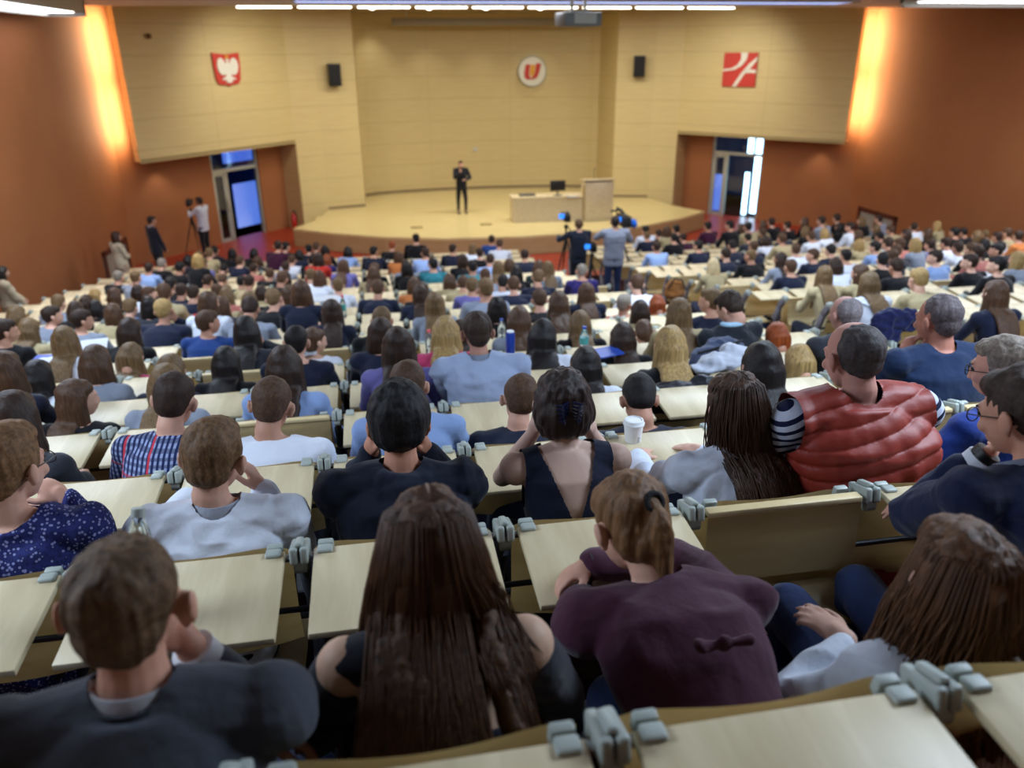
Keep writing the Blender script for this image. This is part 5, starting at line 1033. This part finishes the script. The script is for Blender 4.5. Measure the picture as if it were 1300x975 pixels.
p = on_z(672, 865, fz(1)+.35); blobby('denim_bag', (.3, 1.35, fz(1)+.17), [((0, 0, .0), (.12, .1, .14)), ((.04, .02, .1), (.1, .08, .09))], MAT['cloth'], 'blue denim bag standing on the floor between the two nearest women', 'bag', '#1e3058', .02, extra=lambda L: B1('bag_strap', lambda b: tube(b, [(-.08, 0, .12), (-.04, -.04, .26), (.05, -.02, .22), (.09, 0, .1)], .01, 8), MAT['blackfab'], L))
blobby('dark_backpack', (.45, 1.5, fz(1)+.2), [((0, 0, .0), (.14, .1, .18)), ((0, .0, .14), (.12, .09, .1))], MAT['cloth'], 'black backpack hanging under the desk beside the maroon blouse', 'backpack', '#10141f', .012, extra=lambda L: B1('shoulder_loop', lambda b: tube(b, [(-.09, -.08, .1), (-.05, -.12, .25), (.05, -.12, .25), (.09, -.08, .1)], .012, 8), MAT['blackfab'], L))
# sport shoe seen under the desk near the suit
p = on_z(385, 820, fz(2)+.25); L = put('sports_shoe', (-.28, 1.75, fz(2)+.33), .5, cat='shoe', label='dark blue sports shoe with pale sole resting on a rail under the desks'); B1('upper', lambda b: [sph(b, (0, .06, .05), (.045, .1, .045)), sph(b, (0, -.05, .07), (.042, .06, .06))], MAT['cloth'], L, color='#1f335c'); B1('sole', lambda b: box(b, (0, .02, .012), (.09, .29, .026), bev=.012, seg=3), MAT['cupw'], L)
# camera rigs
def tripod(x, y, fl, h, spread=.38, label='', headcol='black', rz=0, screen=True, big=False, name='video_camera_on_tripod'):
    L = put(name, (x, y, fl), rz, cat='video camera', label=label)
    for i in range(3):
        a = rz+PI/2+i*2*PI/3; B1('leg', lambda b: [tube(b, [(0, 0, h*.78), (math.cos(a)*spread*.55, math.sin(a)*spread*.55, h*.38)], .018, 10), tube(b, [(math.cos(a)*spread*.55, math.sin(a)*spread*.55, h*.38), (math.cos(a)*spread, math.sin(a)*spread, .02)], .012, 10)], MAT['black'], L)
    B1('centre_column', lambda b: [tube(b, [(0, 0, h*.6), (0, 0, h*.9)], .022, 12), sph(b, (0, 0, h*.92), .05)], MAT['black'], L)
    B1('camera_body', lambda b: [box(b, (0, 0, h+.08), (.13 if not big else .18, .32 if not big else .5, .17 if not big else .24), bev=.02), box(b, (.0, -.1, h+.2), (.04, .2, .04), bev=.01)], MAT['black'], L)
    B1('lens', lambda b: [tube(b, [(0, .16, h+.08), (0, .34 if not big else .42, h+.08)], [.05, .06], 18)], MAT['black'], L); B1('pan_handle', lambda b: tube(b, [(.03, -.1, h*.92), (.12, -.45, h*.8)], .012, 8), MAT['black'], L)
    if screen: B1('flip_screen', lambda b: box(b, (-.13, -.08, h+.12), (.12, .02, .1), bev=.005), mat('camera_screen', '#0a2a66', .3, emit='#2f86ff', es=1.4), L)
    if big: B1('microphone', lambda b: tube(b, [(-.05, -.1, h+.26), (-.05, .32, h+.28)], .03, 12), MAT['blackfab'], L); B1('rain_cover', lambda b: sph(b, (.22, .0, h+.0), (.07, .16, .1)), MAT['cloth'], L, color='#1560c8')
    return L
h = on_Y(714, 283, 16.9); tripod(h.x+.1, 16.95, fz(16), 1.62, .36, 'small video camera with glowing blue screen on tripod before the navy cameraman')
h = on_Y(790, 283, 16.3); tripod(h.x+.05, 16.35, fz(16), 1.62, .36, 'big black video camera with blue rain cover before the grey cameraman', big=True)
h = on_Y(757, 300, 16.0); tripod(h.x-.05, 16.1, fz(16), 1.12, .3, 'third video camera with blue monitor hood standing between the two cameramen', name='video_camera_on_tripod')
h = on_Y(240, 258, 24.0); tripod(h.x, 24.0, 0, 1.5, .36, 'photo camera on tripod beside the white-shirted photographer by the left wall', screen=False, name='camera_on_tripod')
# handheld microphone of the speaker
r, f = SPK; wv = f['arm'][1][2]; M_ = B1('microphone', lambda b: [tube(b, [wv+Vector((-.03, .02, .0)), wv+Vector((-.04, -.0, .13))], [.012, .016], 12), sph(b, wv+Vector((-.04, -.0, .15)), .026)], MAT['black'])
M_.location = r.location; M_.rotation_euler = r.rotation_euler; M_.scale = r.scale; tag(M_, 'black handheld microphone raised by the speaker on the stage', 'microphone')
# microphone stand behind cameras
h = on_Y(783, 268, 17.2)
L = put('antenna_mast', (h.x, 17.2, fz(17)), cat='antenna', label='thin dark mast with crossbar rising above the big video camera'); B1('mast_pole', lambda b: tube(b, [(0, 0, 0), (0, 0, h.z-fz(17)+.1)], .012, 8), MAT['black'], L); B1('crossbar', lambda b: tube(b, [(-.14, 0, h.z-fz(17)), (.12, 0, h.z-fz(17)+.03)], .022, 8), MAT['black'], L)
